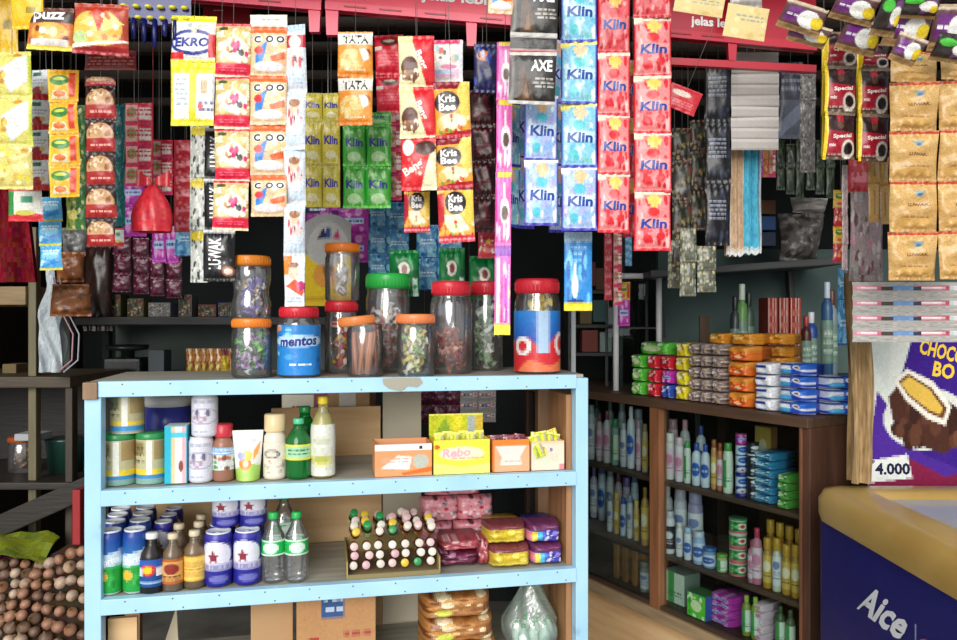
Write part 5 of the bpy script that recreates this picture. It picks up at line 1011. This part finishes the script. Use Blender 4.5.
for z in (C1,C2): cb('shelf_board',.02,CL-.022,.02,DP-.005,z-.014,z,'5c463a','woodx')
cb('bottom_board',.02,CL-.022,.0,DP-.005,C3-.03,C3,'4c3a2c','woodx')
cb('bottom_rail',.02,CL-.05,-.012,.004,C3-.05,C3-.012,'a08868','woodx')
cb('plinth',.02,CL-.022,.03,.05,0,C3-.05,'7c6448','ply')
for u0,u1,v in ((.02,up-.01,.012),(up+.01,CL-.031,.018)):
    cb('glass_pane',u0,u1,v-.0015,v+.0015,C3,CT-.03,'ffffff','glass',bev=0)
def cat_(px,v,z): return CB.pos(px,v,z+.001), CB.m(px,v)
def row(items, v, z, where, jitter=0):
    """items: (x0, x1, top, shape, body, cap, design, sq)"""
    for i,(x0,x1,hh,shp,body,cap,des,sq,lab) in enumerate(items):
        p,m=cat_((x0+x1)/2,v,z); r=(x1-x0)/2*m
        bottle('%s %s'%(lab,where%ORD[i]),p,r*.97,hh*m,shp,body,cap,des,(.12,.66),sq=sq,rot=CB.a*.6,name='toiletry_bottle')
W='e0e0e6'
# upper shelf, beyond the post and before it
row([(588,595,54,'tube','c8d0d4','a0b4b8','lb_white',0,'pale tall bottle'),(596,603,48,'lotion','d0b8b8','884c58','lb_pink',0,'pink bottle with dark cap'),(603,611,52,'lotion','d8d8dc','8c3c48','lb_pink',0,'white bottle with dark red cap'),(611,619,46,'talc','8cb0a0','3c8c60','lb_green',0,'pale green bottle'),(620,627,44,'tube','d8dce4','b0b0b8','lb_white',0,'white bottle'),(627,635,62,'lotion','e0e4e8','e8ecf0','lb_blue',0,'tall white pump bottle'),(636,641,50,'tube','d8c0cc','c89cb0','lb_pink',0,'pale pink bottle'),(642,648,48,'tube','c8b890','a08c60','lb_gold',0,'cream bottle')],.07,C1,'on the upper cabinet shelf, %s from the hidden end')
row([(593,601,56,'lotion','6c8c84','44544c','lb_green',0,'dark green bottle'),(606,614,57,'lotion','aab8bc','78888c','lb_white',0,'grey bottle'),(618,626,58,'tube','b8c4c8','98a4a8','lb_white',0,'grey white bottle'),(634,643,55,'talc','c8d0d8','b4bcc4','lb_white',0,'blue grey bottle')],.15,C1,'behind others on the upper cabinet shelf, %s from the hidden end')
row([(665,675,46,'talc','e2dcd8','e8e4e0','lb_pink',0,'white talc bottle'),(675,684,44,'talc','e4dee2','e0c8d0','lb_pink',0,'pinkish talc bottle'),(684,691,42,'tube','dfe4dc','58a858','lb_green',0,'white tube with green edge'),(692,701,42,'lotion','d8e0ec','2c54b0','lb_blue',0,'white bottle with blue cap'),(701,710,43,'lotion','d4dcec','2850a8','lb_blue',0,'pale bottle with deep blue cap'),(711,717,50,'tube','c89058','a06030','lb_gold',0,'orange tube'),(717,723,48,'tube','b87858','94482c','lb_pink',0,'brown tube'),(723,733,50,'tube','d8e4d0','4c9c48','lb_green',0,'white tube with green cap')],.06,C1,'on the upper cabinet shelf, %s from the middle post')
row([(668,678,54,'talc','d0b4bc','c090a0','lb_pink',0,'dull pink bottle'),(680,690,56,'lotion','c8c4c8','d8a0b0','lb_white',0,'pink capped bottle'),(696,706,54,'lotion','b8c0cc','34488c','lb_blue',0,'navy capped bottle')],.14,C1,'behind others on the upper cabinet shelf, %s from the middle post')
def stack(label,des,x0,x1,v,z,n,h,dep,seed,cat='packet',name='soap_packet',group=None,fr=CB,mat='film'):
    for i in range(n): lay(label%ORD[i],des if isinstance(des,str) else des[i%len(des)],x0+(i%2)*.6,x1+(i%2)*.6,v+.004*(i%3),z+i*(h+.0008),h,dep,seed+i%3,cat,name,mat,group,0,fr)
for i,z_ in enumerate(range(6)):
    p,m=cat_(741,.06,C1+i*.031); can('striped blue and purple jar, %s from the bottom of its stack on the upper shelf'%ORD[i],p,.0155,.0305,('bluestar','lb_blue','magenta')[i%3 if i>3 else i%2],neck=False,name='cream_jar',cat='jar',caplid='3c60b0' if i<4 else '9c3868')
for i in range(5):
    p,m=cat_(753,.06,C1+i*.033); can('black and white jar, %s from the bottom of its stack on the upper shelf'%ORD[i],p,.0165,.0325,'lb_black',neck=False,name='cream_jar',cat='jar',caplid='d8d8dc' if i%2 else '202028')
stack('blue soap packet, %s from the bottom of its stack on the upper cabinet shelf','soap_blue',762,788,.04,C1,6,.023,.12,40)
stack('green soap packet, %s from the bottom of its stack by the cabinet end','soap_green',786,800,.03,C1,4,.023,.1,44)
p,m=cat_(766,.22,C1); carton('white and brown carton standing at the back of the upper cabinet shelf',p,(.06,.03,.19),'lb_gold','b08050','c8a070',rot=CB.a)
# lower shelf
cols=[('d0c4dc','8c7cb8','lb_white','lilac'),('c0ccdc','5c78b0','lb_blue','pale blue'),('d8dce0','a8b0c0','lb_white','white'),('c8b8c0','9c5878','lb_pink','dull pink')]
row([(590+i*8.2,597.6+i*8.2,50+(i*7)%9,('lotion','talc','tube')[i%3],*cols[i%4][:3],0,cols[i%4][3]+' bottle') for i in range(6)],.13,C2,'at the back of the lower cabinet shelf, %s from the hidden end')
row([(607+i*6.6,613+i*6.6,36+(i*5)%8,('tube','talc')[i%2],*[('e0e4e8','8c98ac','lb_white'),('d8b080','e0c070','lb_gold'),('d0dcf0','2c60b8','lb_blue')][i%3],0,('white','cream','blue and white')[i%3]+' small bottle') for i in range(5)],.055,C2,'at the lower cabinet shelf edge, %s from the hidden end')
row([(641,649,58,'lotion','b89048','8c6830','lb_gold',0,'gold brown bottle')],.04,C2,'on the lower cabinet shelf, %s before the middle post')
row([(662,673,57,'lotion','d8d4dc','e4e4e8','lb_white',0,'tall white bottle'),(674,687,58,'talc','d0ccd8','c4bccc','lb_white',0,'tall pale bottle'),(688,703,60,'talc','a8a0c4','b0a8cc','lb_white',0,'tall lilac bottle')],.13,C2,'at the back of the lower cabinet shelf, %s from the middle post')
row([(665,675,42,'tube','dcdce0','c8c8d0','lb_black',0,'white bottle with black print'),(676,683,34,'tube','e0e0e4','d8d8dc','lb_white',0,'small white bottle'),(684,692,32,'talc','e4e6ea','a8c4e0','lb_blue',0,'small white and blue bottle'),(693,705,32,'talc','a0bce0','c8d4e4','lb_blue',0,'small pale blue bottle'),(703,716,20,'tub','88a8cc','3c6cb0','lb_blue',0,'low blue tub'),(717,727,18,'tub','a8c878','6ca83c','lb_green',0,'low green tub')],.05,C2,'at the lower cabinet shelf edge, %s from the middle post')
for i in range(4):
    p,m=cat_(738,.07,C2+i*.0425); can('round green and pink tin, %s from the bottom of its stack on the lower shelf'%ORD[i],p,.0255,.042,'tin_green',neck=False,name='round_tin',cat='tin',caplid=('d86c78','c85868','d8d0c8','4c8c5c')[i])
row([(748,758,42,'lotion','d090a0','d84868','lb_pink',0,'pink bottle'),(752,762,56,'lotion','c87c90','c83858','lb_pink',0,'tall pink bottle')],.05,C2,'on the lower cabinet shelf, %s beside the green tins')
row([(763+i*9.5,772+i*9.5,50+i%2*3,'jug','b88c30' if i!=1 else 'd0d0b8','c89830','lb_gold' if i!=1 else 'lb_white',0,'gold bottle' if i!=1 else 'pale gold bottle') for i in range(4)],.05,C2,'on the lower cabinet shelf, %s from the pink bottles')
row([(766+i*9.5,775+i*9.5,58,'jug','b07c28','d0a038','lb_gold',0,'taller gold bottle') for i in range(4)],.13,C2,'behind the front gold bottles, %s from the pink bottles')
# bottom shelf
p,m=cat_(630,.06,C3); th=thing('wooden_crate','small orange brown slatted crate on the cabinet floor','crate',p,CB.a)
for x in (-.07,-.025,.025,.07): MB().box((x,0,.06),(.022,.008,.12),'a07038',bev=.001).build('slat','wood',th)
for z in (.02,.1): MB().box((0,.006,z),(.17,.006,.02),'8c5c2c',bev=.001).build('cross_slat','woodx',th)
MB().box((0,.06,.06),(.16,.1,.11),'6c4c30',bev=.002).build('crate_body','wood',th)
row([(640,650,30,'tub','98988c','788078','lb_white',0,'grey tub'),(656,666,38,'tub','a86c58','74483c','lb_gold',0,'brown tub')],.05,C3,'on the cabinet floor, %s beside the slatted crate')
p,m=cat_(682,.09,C3); carton('grey green box standing on the cabinet floor',p,(.09,.07,.1),'lb_green','7c8c80','98a498',rot=CB.a)
p,m=cat_(703,.05,C3); carton('green and blue printed box on the cabinet floor',p,(.075,.06,.075),'pk_green','3c5cb0','4c8c48',rot=CB.a)
stack('purple packet, %s from the bottom of its stack on the cabinet floor','magenta',716,745,.04,C3,4,.022,.1,50)
row([(742,751,40,'lotion','8c9c3c','a8c048','lb_green',0,'olive green bottle'),(751,760,42,'lotion','88a040','9cc050','lb_green',0,'lime green bottle'),(776,785,44,'lotion','4c6440','3c5434','lb_green',0,'dark green bottle'),(786,795,44,'lotion','546848','445c3c','lb_green',0,'deep green bottle')],.05,C3,'on the cabinet floor, %s from the purple packets')
stack('pink packet, %s from the bottom on the cabinet floor','lb_pink',760,774,.04,C3,5,.02,.09,54)
# goods along the cabinet top
for c,(x0,x1,n,des,lab) in enumerate(((638,655,3,'pk_green','green'),(655,669,3,'pk_red','red'),(669,683,3,('pk_blue','magenta','pk_red'),'blue and purple'),(683,699,4,'pk_yellow','yellow'))):
    stack(lab+' sweet packet, %s from the bottom of its stack on the cabinet top',des,x0,x1,.03,CT,n,.045,.1,60+c*3,name='sweet_packet')
lay('large green packet lying across the sweet packet stacks','pk_green',642,684,.04,CT+.139,.042,.1,75,name='sweet_packet',fr=CB)
for c,(x0,x1) in enumerate(((699,711),(711,722),(722,736))):
    stack('clear brown snack bag, %s from the bottom of its stack beside the '+('yellow packets','other clear bags','orange packets')[c],'pk_clear',x0,x1,.025,CT,5,.036,.12,80+c*3,name='clear_snack_bag',cat='snack bag',group=None)
stack('orange noodle packet, %s from the bottom of its stack on the cabinet top','pk_orange',736,764,.02,CT,4,.044,.12,90,name='noodle_packet')
for i,(x0,x1) in enumerate(((716,737),(737,766),(765,797))): lay('amber packet lying along the top tier, %s from the clear bags'%ORD[i],'pk_orange_top',x0,x1,.05 if i<2 else .14,CT+.181,.034,.1,93+i,name='noodle_packet',fr=CB)
stack('amber packet, %s from the bottom behind the blue and white packets','pk_orange_top',768,796,.17,CT,5,.035,.1,96,name='noodle_packet')
stack('white and navy wafer packet, %s from the bottom of its stack by the orange packets','pk_bluewhite2',762,785,.02,CT,4,.033,.1,100,name='wafer_packet')
stack('blue and white wafer packet, %s from the bottom of its stack at the cabinet corner','pk_bluewhite',785,818,.015,CT,4,.034,.1,103,name='wafer_packet')
PX=Frame((N0.x,N0.y),(CB.v.x,CB.v.y))
for i in range(3):
    p=CB.xy(CL-.07,.12); w=.085; me=sachet_mesh('wafer_packet','pk_bluewhite',w,.034,.1,103+i,'film',crimp=0,wr=.03,pinch=0,boxy=True); o=link('wafer_packet',me); q=CB.pos(833,.13,CT+i*.035+.036); o.location=q; o.rotation_euler=(0,0,.1); tag(o,'blue and white wafer packet, %s from the bottom at the cabinet end'%ORD[i],'packet')
# ---------------------------------------------------------------- ice cream freezer
fz=thing('chest_freezer','navy ice cream chest freezer with rounded gold rim','freezer',(.82,.8,0)); FL=1.03; FW=.62; ZR=.883; ZT2=.955
MB().box((FW/2,FL/2,ZR/2+.005),(FW,FL,ZR-.01),'24246c',bev=.012).build('body','plastic',fz)
M['gold']=mat_ramp('gold_rim',[(.3,'b08c48'),(.5,'c09c58'),(.7,'ccaa68')],5,rough=.28,bump=.02,spec=.6)
mb=MB(); bw=.09; pr=[(-.012,ZR-.006),(-.018,ZR+.012),(-.018,ZR+.045),(-.006,ZR+.066),(.02,ZT2),(.075,ZT2+.004),(bw,ZT2-.006),(bw,ZT2-.03)]
# rim: profile swept round the rectangle with rounded corners
path=[]; rc=.05
for cx,cy,a0 in ((rc,rc,180),(FW-rc,rc,270),(FW-rc,FL-rc,0),(rc,FL-rc,90)):
    for k in range(7): a=R(a0+k*15); path.append((cx+rc*math.cos(a),cy+rc*math.sin(a),math.cos(a),math.sin(a)))
vs=[];n=len(pr)
for x,y,nx,ny in path:
    for o_,z in pr:
        q=min(o_,rc*.98) if o_>0 else o_
        ex=o_-q
        px_,py_=x-nx*q,y-ny*q
        # inner part follows the straight sides
        px_=min(max(px_,o_),FW-o_) if o_>0 else px_; py_=min(max(py_,o_),FL-o_) if o_>0 else py_
        vs.append((px_,py_,z))
fs=[(i*n+j,((i+1)%len(path))*n+j,((i+1)%len(path))*n+j+1,i*n+j+1) for i in range(len(path)) for j in range(n-1)]
mb.add(vs,fs,'b8924a',True); mb.build('rim','gold',fz)
MB().box((FW/2,FL/2,ZT2-.02),(FW-2*bw+.004,FL-2*bw+.004,.008),'ffffff').build('glass_lid','lid',fz)
MB().box((FW/2,FL/2,ZT2-.016),(.022,FL-2*bw,.014),'b8924a',bev=.003).build('lid_bar','gold',fz)
MB().box((FW/2,FL/2,ZT2-.08),(FW-2*bw,FL-2*bw,.06),'d8d8e0',bev=.01).build('basket','plastic',fz)
mb=MB()
def side(y0,y1,z0,z1): return lambda u,v:(-.0004,y0-.8+(y1-y0)*u,z0+(z1-z0)*v)
mb.text(side(1.645,1.45,.725,.795),'Aice',0.1,0,1,1,'f0f0f4',0,.3,lift=.0012)
mb.build('lettering','plastic',fz,label='white slanting lettering')
MB().box((-.0008,1.425-.8,.75),(.001,.003,.06),'8c8cb0').build('divider_line','plastic',fz)
for i,c in enumerate(('e0b02c','d83c50','3ca85c','3c78d0','e87828')):
    mb=MB(); a=R(35+i*28); y=1.385-.8+.028*math.cos(a); z=.738+.028*math.sin(a)
    mb.tube([(-.001,1.385-.8+.01*math.cos(a),.738+.01*math.sin(a)),(-.001,y,z)],[.003,.006],c,8); mb.build('emblem_petal','plastic',fz)
# poster upright behind the freezer
d=1.9; a=at(869,486,d); b=at(978,328,d); w=b.x-a.x; h=b.z-a.z; mb=MB()
mb.surf(lambda u,v:(u*w,0,v*h),DES['poster'],56,72,smooth=False); mb.box((w/2,.004,h/2),(w,.004,h),'c8c8c8')
o=mb.build('ice_cream_poster','paper'); o.location=(a.x,d,a.z); o.rotation_euler=(R(-3),0,0); tag(o,'purple poster of a chocolate ice cream with 4.000 price behind the freezer','poster')
# ---------------------------------------------------------------- onions and odds and ends by the cupboard
def heap(x,y): return .42+.36*(y-1.5)/.45+.02*math.sin(x*17)+.015*math.sin(x*31+y*20)
th=thing('net_sack','dark net sack heaped with small onions','sack',(-1.12,1.72,0)); mb=MB()
hx=lambda u:-.22+.44*u
mb.surf(lambda u,v:(hx(u),-.24+.46*v,heap(-1.12+hx(u),1.48+.46*v)-.012-.05*abs(2*u-1)**4),{'b':'3a2c22'},18,18)
mb.surf(lambda u,v:(hx(u),-.24,.0+(heap(-1.12+hx(u),1.48)-.012-.05*abs(2*u-1)**4)*v),{'b':'3a2c22'},18,8)
for q,s in ((.22,1),(-.22,0)): mb.surf(lambda u,v:(q,-.24+.46*u,(heap(-1.12+q,1.48+.46*u)-.062)*v),{'b':'2c221a'},18,4)
mb.build('sack_body','cloth',th)
g=random.Random(3); onion=None; pts=[]
for j in range(17):
    for i in range(15):
        x=-.21+.42*(i+.5*(j%2))/15+g.uniform(-.004,.004); y=-.235+.45*j/17; X,Y=-1.12+x,1.72+y
        z=heap(X,Y)-.012-.05*abs(x/.22)**4
        if 478.5+760*X/Y<-25: continue
        pts.append((X,Y,z+.008))
for X,Y,z in pts[:230]:
    if onion is None:
        onion=[]
        for cc in (['7c5440','9c7058','a87c64','a4785c','986c50','886040','785030'],['5c4434','74584a','806454','7c604e','70543e','644a32','584028'],['8c7464','b09884','bca490','b89c84','a88c70','987c5c','806444']):
            mb=MB(); mb.lathe([(.001,-.0125),(.008,-.011),(.0135,-.004),(.0142,.002),(.011,.009),(.005,.0125),(.0022,.017),(.0008,.019)],cc,14,cap=False); onion.append(mb.mesh('onion','skin'))
    o=link('onion',g.choice(onion))
    s=g.uniform(.8,1.12); o.location=(X,Y,z); o.scale=(s,s,s); o.rotation_euler=(g.uniform(-1.2,1.2),g.uniform(-1.2,1.2),g.uniform(0,6)); tag(o,'small brown pink onion heaped on the dark net sack','onion','onions on the net sack')
mb=MB(); f=lambda u,v,s=0:(-1.36+.27*u,1.9+.08*v,.775+.04*v-.025*u+.006*math.sin(u*11+v*5)+.004*math.sin(u*23)-.003*s)
mb.surf(f,{'b':'747c24','o':[(s_,3,10,0,0,1,1,.05,.12,['7c882c','5c6820'])]},16,10); mb.surf(lambda u,v:f(1-u,v,1),{'b':'747c24'},16,10)
tag(mb.build('folded_cloth','cloth'),'olive green cloth folded at the back of the onion sack','cloth')
a=at(12,476,2.1)
jar('squat jar with orange brown lid on the dark cupboard shelf',(a.x,2.16,.9205),.042,.1,'a05028',neck=.95)
candies('dried_snacks','brown dried snacks in the squat cupboard jar',(a.x,2.16,.9205),.04,.002,.06,['6c5034','8c6c44','4c3824'],40,.02,5,'lump')
p=(-1.17,2.16,.9205); th=thing('plastic_bin','dark green bin on the cupboard shelf beside the squat jar','bin',p)
MB().lathe([(.045,0),(.055,.09),(.058,.095)],'1c3c34',24).build('bin_body','plastic',th); MB().lathe([(.056,.091),(.001,.092)],'0c1c18',24,cap=False).build('bin_mouth','plastic',th)
simple('folded_paper','pale folded paper lying over the green bin','paper',14,40,434,441,2.08,.06,'paper','a8acb0')
simple('small_box','small brown box inside the open cupboard','box',2,16,364,378,2.15,.06,'card','6c5c3c')
simple('red_box','narrow dull red box wedged beside the shelf post','box',72,80,490,545,1.9,.05,'card','9c2c30')
a=at(8,184,1.7); mb=MB(); w=.1; h=.22
f=lambda u,v,s=-1:((u-.5)*w*(1.3-.5*v),s*(.012+.012*math.sin(u*12)),(v-1)*h)
mb.surf(f,{'b':'6c1420','o':[(s_,3,8,0,0,1,1,.06,.14,['7c1c28','581018'])]},24,20); mb.surf(lambda u,v:f(1-u,v,1),{'b':'5c1018'},8,8); mb.tube([(0,0,-.005),(0,0,RAIL-a.z)],.001,'602020',5)
o=mb.build('hanging_cloth','cloth'); o.location=a; tag(o,'maroon cloth hanging below the yellow floral strip','cloth')
# white bag with dangling ties on the cupboard post
d=1.95; a=at(52,268,d); th=thing('hanging_white_bag','crumpled white plastic bag with looped pink ties on the cupboard post','bag',a); mb=MB(); s=d/F
f=lambda u,v,k=-1:(((u-.5)*(6+20*min(1,(1-v)*2.2)*(1-.25*(1-v)))+1.5*math.sin(v*11)+1.2*math.sin(u*9+v*17))*s,k*(.012+.009*math.sin(u*10+v*13))*(1.1-v),(v-1)*104*s)
mb.surf(f,{'b':'b4bcc0','o':[(s_,3,12,0,0,1,1,.05,.12,['a0a8b0','c4ccd0'])]},20,30); mb.surf(lambda u,v:f(1-u,v,1),{'b':'a4acb0'},10,14); mb.build('bag_body','paper',th)
for c,dx in (('b88c9c',0),('a8a8b0',6)):
    MB().tube([((4+dx)*s,-.012,-10*s),((12+dx)*s,-.02,-40*s),((24+dx)*s,-.014,-66*s),((22+dx)*s,-.01,-92*s),((8+dx)*s,-.012,-104*s)],.0022,c,6).build('tie','film',th)
MB().tube([(0,0,-.004),(0,0,RAIL-a.z)],.001,'d8d4c8',5).build('hanging_string','plastic',th)
for i,(x0,x1,y0,y1,c,lab) in enumerate(((56,84,252,282,'8c5430','brown cracker bag hanging below the grey clear bag'),(52,90,284,316,'84502c','brown cracker bag hanging lowest beside the white bag'),(84,112,240,330,'2c1c18','dark brown bag hanging beside the brown cracker bags'),(62,88,228,256,'6c6c6c','grey clear bag hanging under the small green sachets'))):
    DES['bagx%d'%i]=dict(b=c,o=[(s_,i+3,20,.05,.05,.95,.95,.05,.12,[c,('a8683c','9c6438','3c2820','8c8c8c')[i],('6c3c20','5c3418','1c1210','505050')[i]])])
    S(lab,['bagx%d'%i],x0,y0,x1,[y1],(2.02,1.86,2.45,2.2)[i],seed=180+i,t=.5,cat='bag',name='hanging_bag',part='bag')
# goods on the dark wall shelf
W0=1.361
for i,(x,c,w,h,lab) in enumerate(((112,'5c5c38',14,22,'dull green box'),(134,'6c6c30',16,18,'olive box'),(158,'7c7c88',22,14,'grey wrapped box'),(184,'6c7880',13,22,'blue grey box'),(206,'8c4034',18,12,'dark red box'),(222,'34509c',10,14,'navy box'),(231,'5c7830',8,14,'lime box'))):
    p=at(x,345,2.46); m=2.46/F
    o=carton(lab+' on the dark wall shelf under the red bags',(p.x,2.5,W0),(w*m,.06,h*m),'grey_print' if i==2 else 'floral_dark',c,c)
    for ch in o.children:
        if ch.name.startswith('printed'): ch.data.materials[0]=M['card']
for i in range(7):
    x=184+i*7.2; p=at(x,376,2.36)
    pack('brown foil biscuit pack standing in the row behind the shelf top, %s from the cupboard'%ORD[i],'breadbag' if i!=5 else 'yellowbag',(p.x,2.42,1.171+.088),.03,.086,.022,(.05,0,.5),'biscuit pack',name='biscuit_pack',seed=190+i%3)
th=thing('weighing_scale','black weighing scale on the lower dark shelf behind the blue shelf','scale',(at(125,376,2.4).x,2.42,1.1705))
MB().box((0,0,.03),(.12,.1,.06),'16181a',bev=.01).build('scale_body','plastic',th); mb=MB(); mb.lathe([(.02,.06),(.02,.08),(.06,.086),(.065,.1),(.06,.09),(.001,.088)],'202426',24); mb.build('pan','plastic',th)
simple('grey_box','small grey box beside the black weighing scale','box',148,164,350,376,2.4,.06,'card','4c5458')
# behind the glass cabinet
p=at(775,200,2.7)
for i,(x0,x1,y0,y1,c,lab) in enumerate(((780,822,214,262,'3c4048','dark grey parcel bag on the slanting plank shelf'),(792,826,198,214,'8c949c','pale folded paper on top of the grey parcel bag'))):
    d=2.66; p=at((x0+x1)/2,y0,d); pack(lab,('grey_print','white_ridge')[i],p,(x1-x0)/F*d,(y1-y0)/F*d,.14 if i==0 else .08,(0,.06,0),'parcel',name='parcel_bag' if i==0 else 'folded_paper',seed=200+i)
for i in range(3):
    simple('book','dark blue book stacked behind the towels, %s from the bottom'%ORD[i],'book',757,776,232-i*16,246-i*16,2.64,.14,'card',('28344c','2c4c7c','6c4830')[i])
DES['bottle_dim']=dict(b='7c9c8c',o=[(h_,3,3,.1,.2,.9,.8,'c8d8c8')])
zz=CT
for i,(x,w,y,b,c,lab) in enumerate(((742,11,284,'6ca05c','d8e4d8','green bottle standing behind the striped red cartons'),(752,10,292,'4c6454','2c3c34','dark green bottle standing behind the orange packets'),(735,10,296,'3c4448','242828','black bottle standing by the green bottle'),(815,12,312,'2c50a0','e0e4ec','blue bottle standing beside the burlap'),(827,11,282,'38608c','c8d8e8','tall blue bottle standing beside the burlap'),(836,11,290,'8c9ca8','6c3c34','grey bottle standing beside the burlap'),(806,10,316,'502c24','a83c30','brown bottle standing near the blue bottle'))):
    d=2.5; p=at(x,320,d); zb=CT+.02; bottle(lab,(p.x,d+.03*(i%2),1.16),w/2/F*d,at(x,y,d).z-1.16,'lotion',b,c,'bottle_dim',(.15,.6))
th=thing('wall_shelf','narrow plank carrying bottles and striped cartons behind the cabinet packets','shelf',(1.05,2.44,0))
lb(MB(),-.3,.32,1.14,1.16,0,.3,'3c4444').build('shelf_board','woodx',th)
for x in (-.28,.29): lb(MB(),x,x+.02,0,1.14,.26,.28,'2c3030').build('upright','wood',th)
for i,(x0,x1) in enumerate(((763,773),(774,784),(785,796))):
    d=2.5; p=at((x0+x1)/2,320,d); carton('red and white striped carton behind the orange packets, %s from the green bottle'%ORD[i],(p.x,d,1.16),((x1-x0)/F*d,.08,at(0,298,d).z-1.16),'red_bundle','7c3028','8c3c30')
for i,(x0,x1,y0,y1,c) in enumerate(((580,596,262,286,'6c3430'),(596,612,268,290,'5c4434'),(580,592,300,324,'6c5c3c'),(593,607,300,322,'3c5c5c'),(582,598,330,352,'7c3c34'),(600,612,332,352,'8c9c98'))):
    simple('small_carton','small dim carton on the rack behind the red lidded jar end, %s'%('upper tier outer','upper tier inner','middle tier outer','middle tier inner','lower tier outer','lower tier inner')[i],'carton',x0,x1,y0,y1,2.95,.08,'card',c)
th=thing('wall_shelf','tall dim rack of small cartons seen beside the last jar','shelf',(at(596,286,2.95).x,2.94,0))
for y in (286,290,324,352):
    if y!=286 : 
        z=at(0,y,2.95).z; MB().box((0,.08,z-.0085),(.2,.18,.014),'2c2c2c',bev=.002).build('shelf_board','woodx',th)
for x in (-.1,.1): MB().box((x,.1,.85),(.014,.16,1.7),'3c4040',bev=.002).build('side_panel','wood',th)
simple('steel_post','thin pale post standing just beyond the blue shelf end','post',571,576,300,640,1.95,.012,'plastic','9ca4a4')
simple('wooden_post','square brown post behind the goods on the glass cabinet','post',700,710,316,640,2.95,.03,'wood','6c5038')
# ---------------------------------------------------------------- light and camera
w=bpy.data.worlds.new('overcast'); SC.world=w; w.use_nodes=True; n,l=w.node_tree.nodes,w.node_tree.links
bg=n['Background']; tc=n.new('ShaderNodeTexCoord'); sx=n.new('ShaderNodeSeparateXYZ'); cr=n.new('ShaderNodeValToRGB')
l.new(tc.outputs['Generated'],sx.inputs[0]); l.new(sx.outputs['Z'],cr.inputs[0])
e=cr.color_ramp.elements; e[0].position=0; e[0].color=(.6,.62,.64,1); e[1].position=.75; e[1].color=(.92,.97,1.0,1)
l.new(cr.outputs[0],bg.inputs['Color']); bg.inputs['Strength'].default_value=1.15
sd=bpy.data.lights.new('veiled_sun','SUN'); sd.energy=2.5; sd.angle=R(36); sd.color=(1,.97,.92); so=bpy.data.objects.new('veiled_sun',sd); COL.objects.link(so); so.rotation_euler=(R(72),0,R(-10))
cd=bpy.data.cameras.new('camera'); cam=bpy.data.objects.new('camera',cd); COL.objects.link(cam); cam.location=(0,0,EYE); cam.rotation_euler=(R(90),0,0); cd.sensor_width=36; cd.lens=36*F/957; cd.clip_start=.02
SC.camera=cam
vs=SC.view_settings; SC.display_settings.display_device='sRGB'; vs.view_transform='Standard'; vs.look='None'; vs.gamma=1; vs.use_curve_mapping=False; vs.exposure=.08
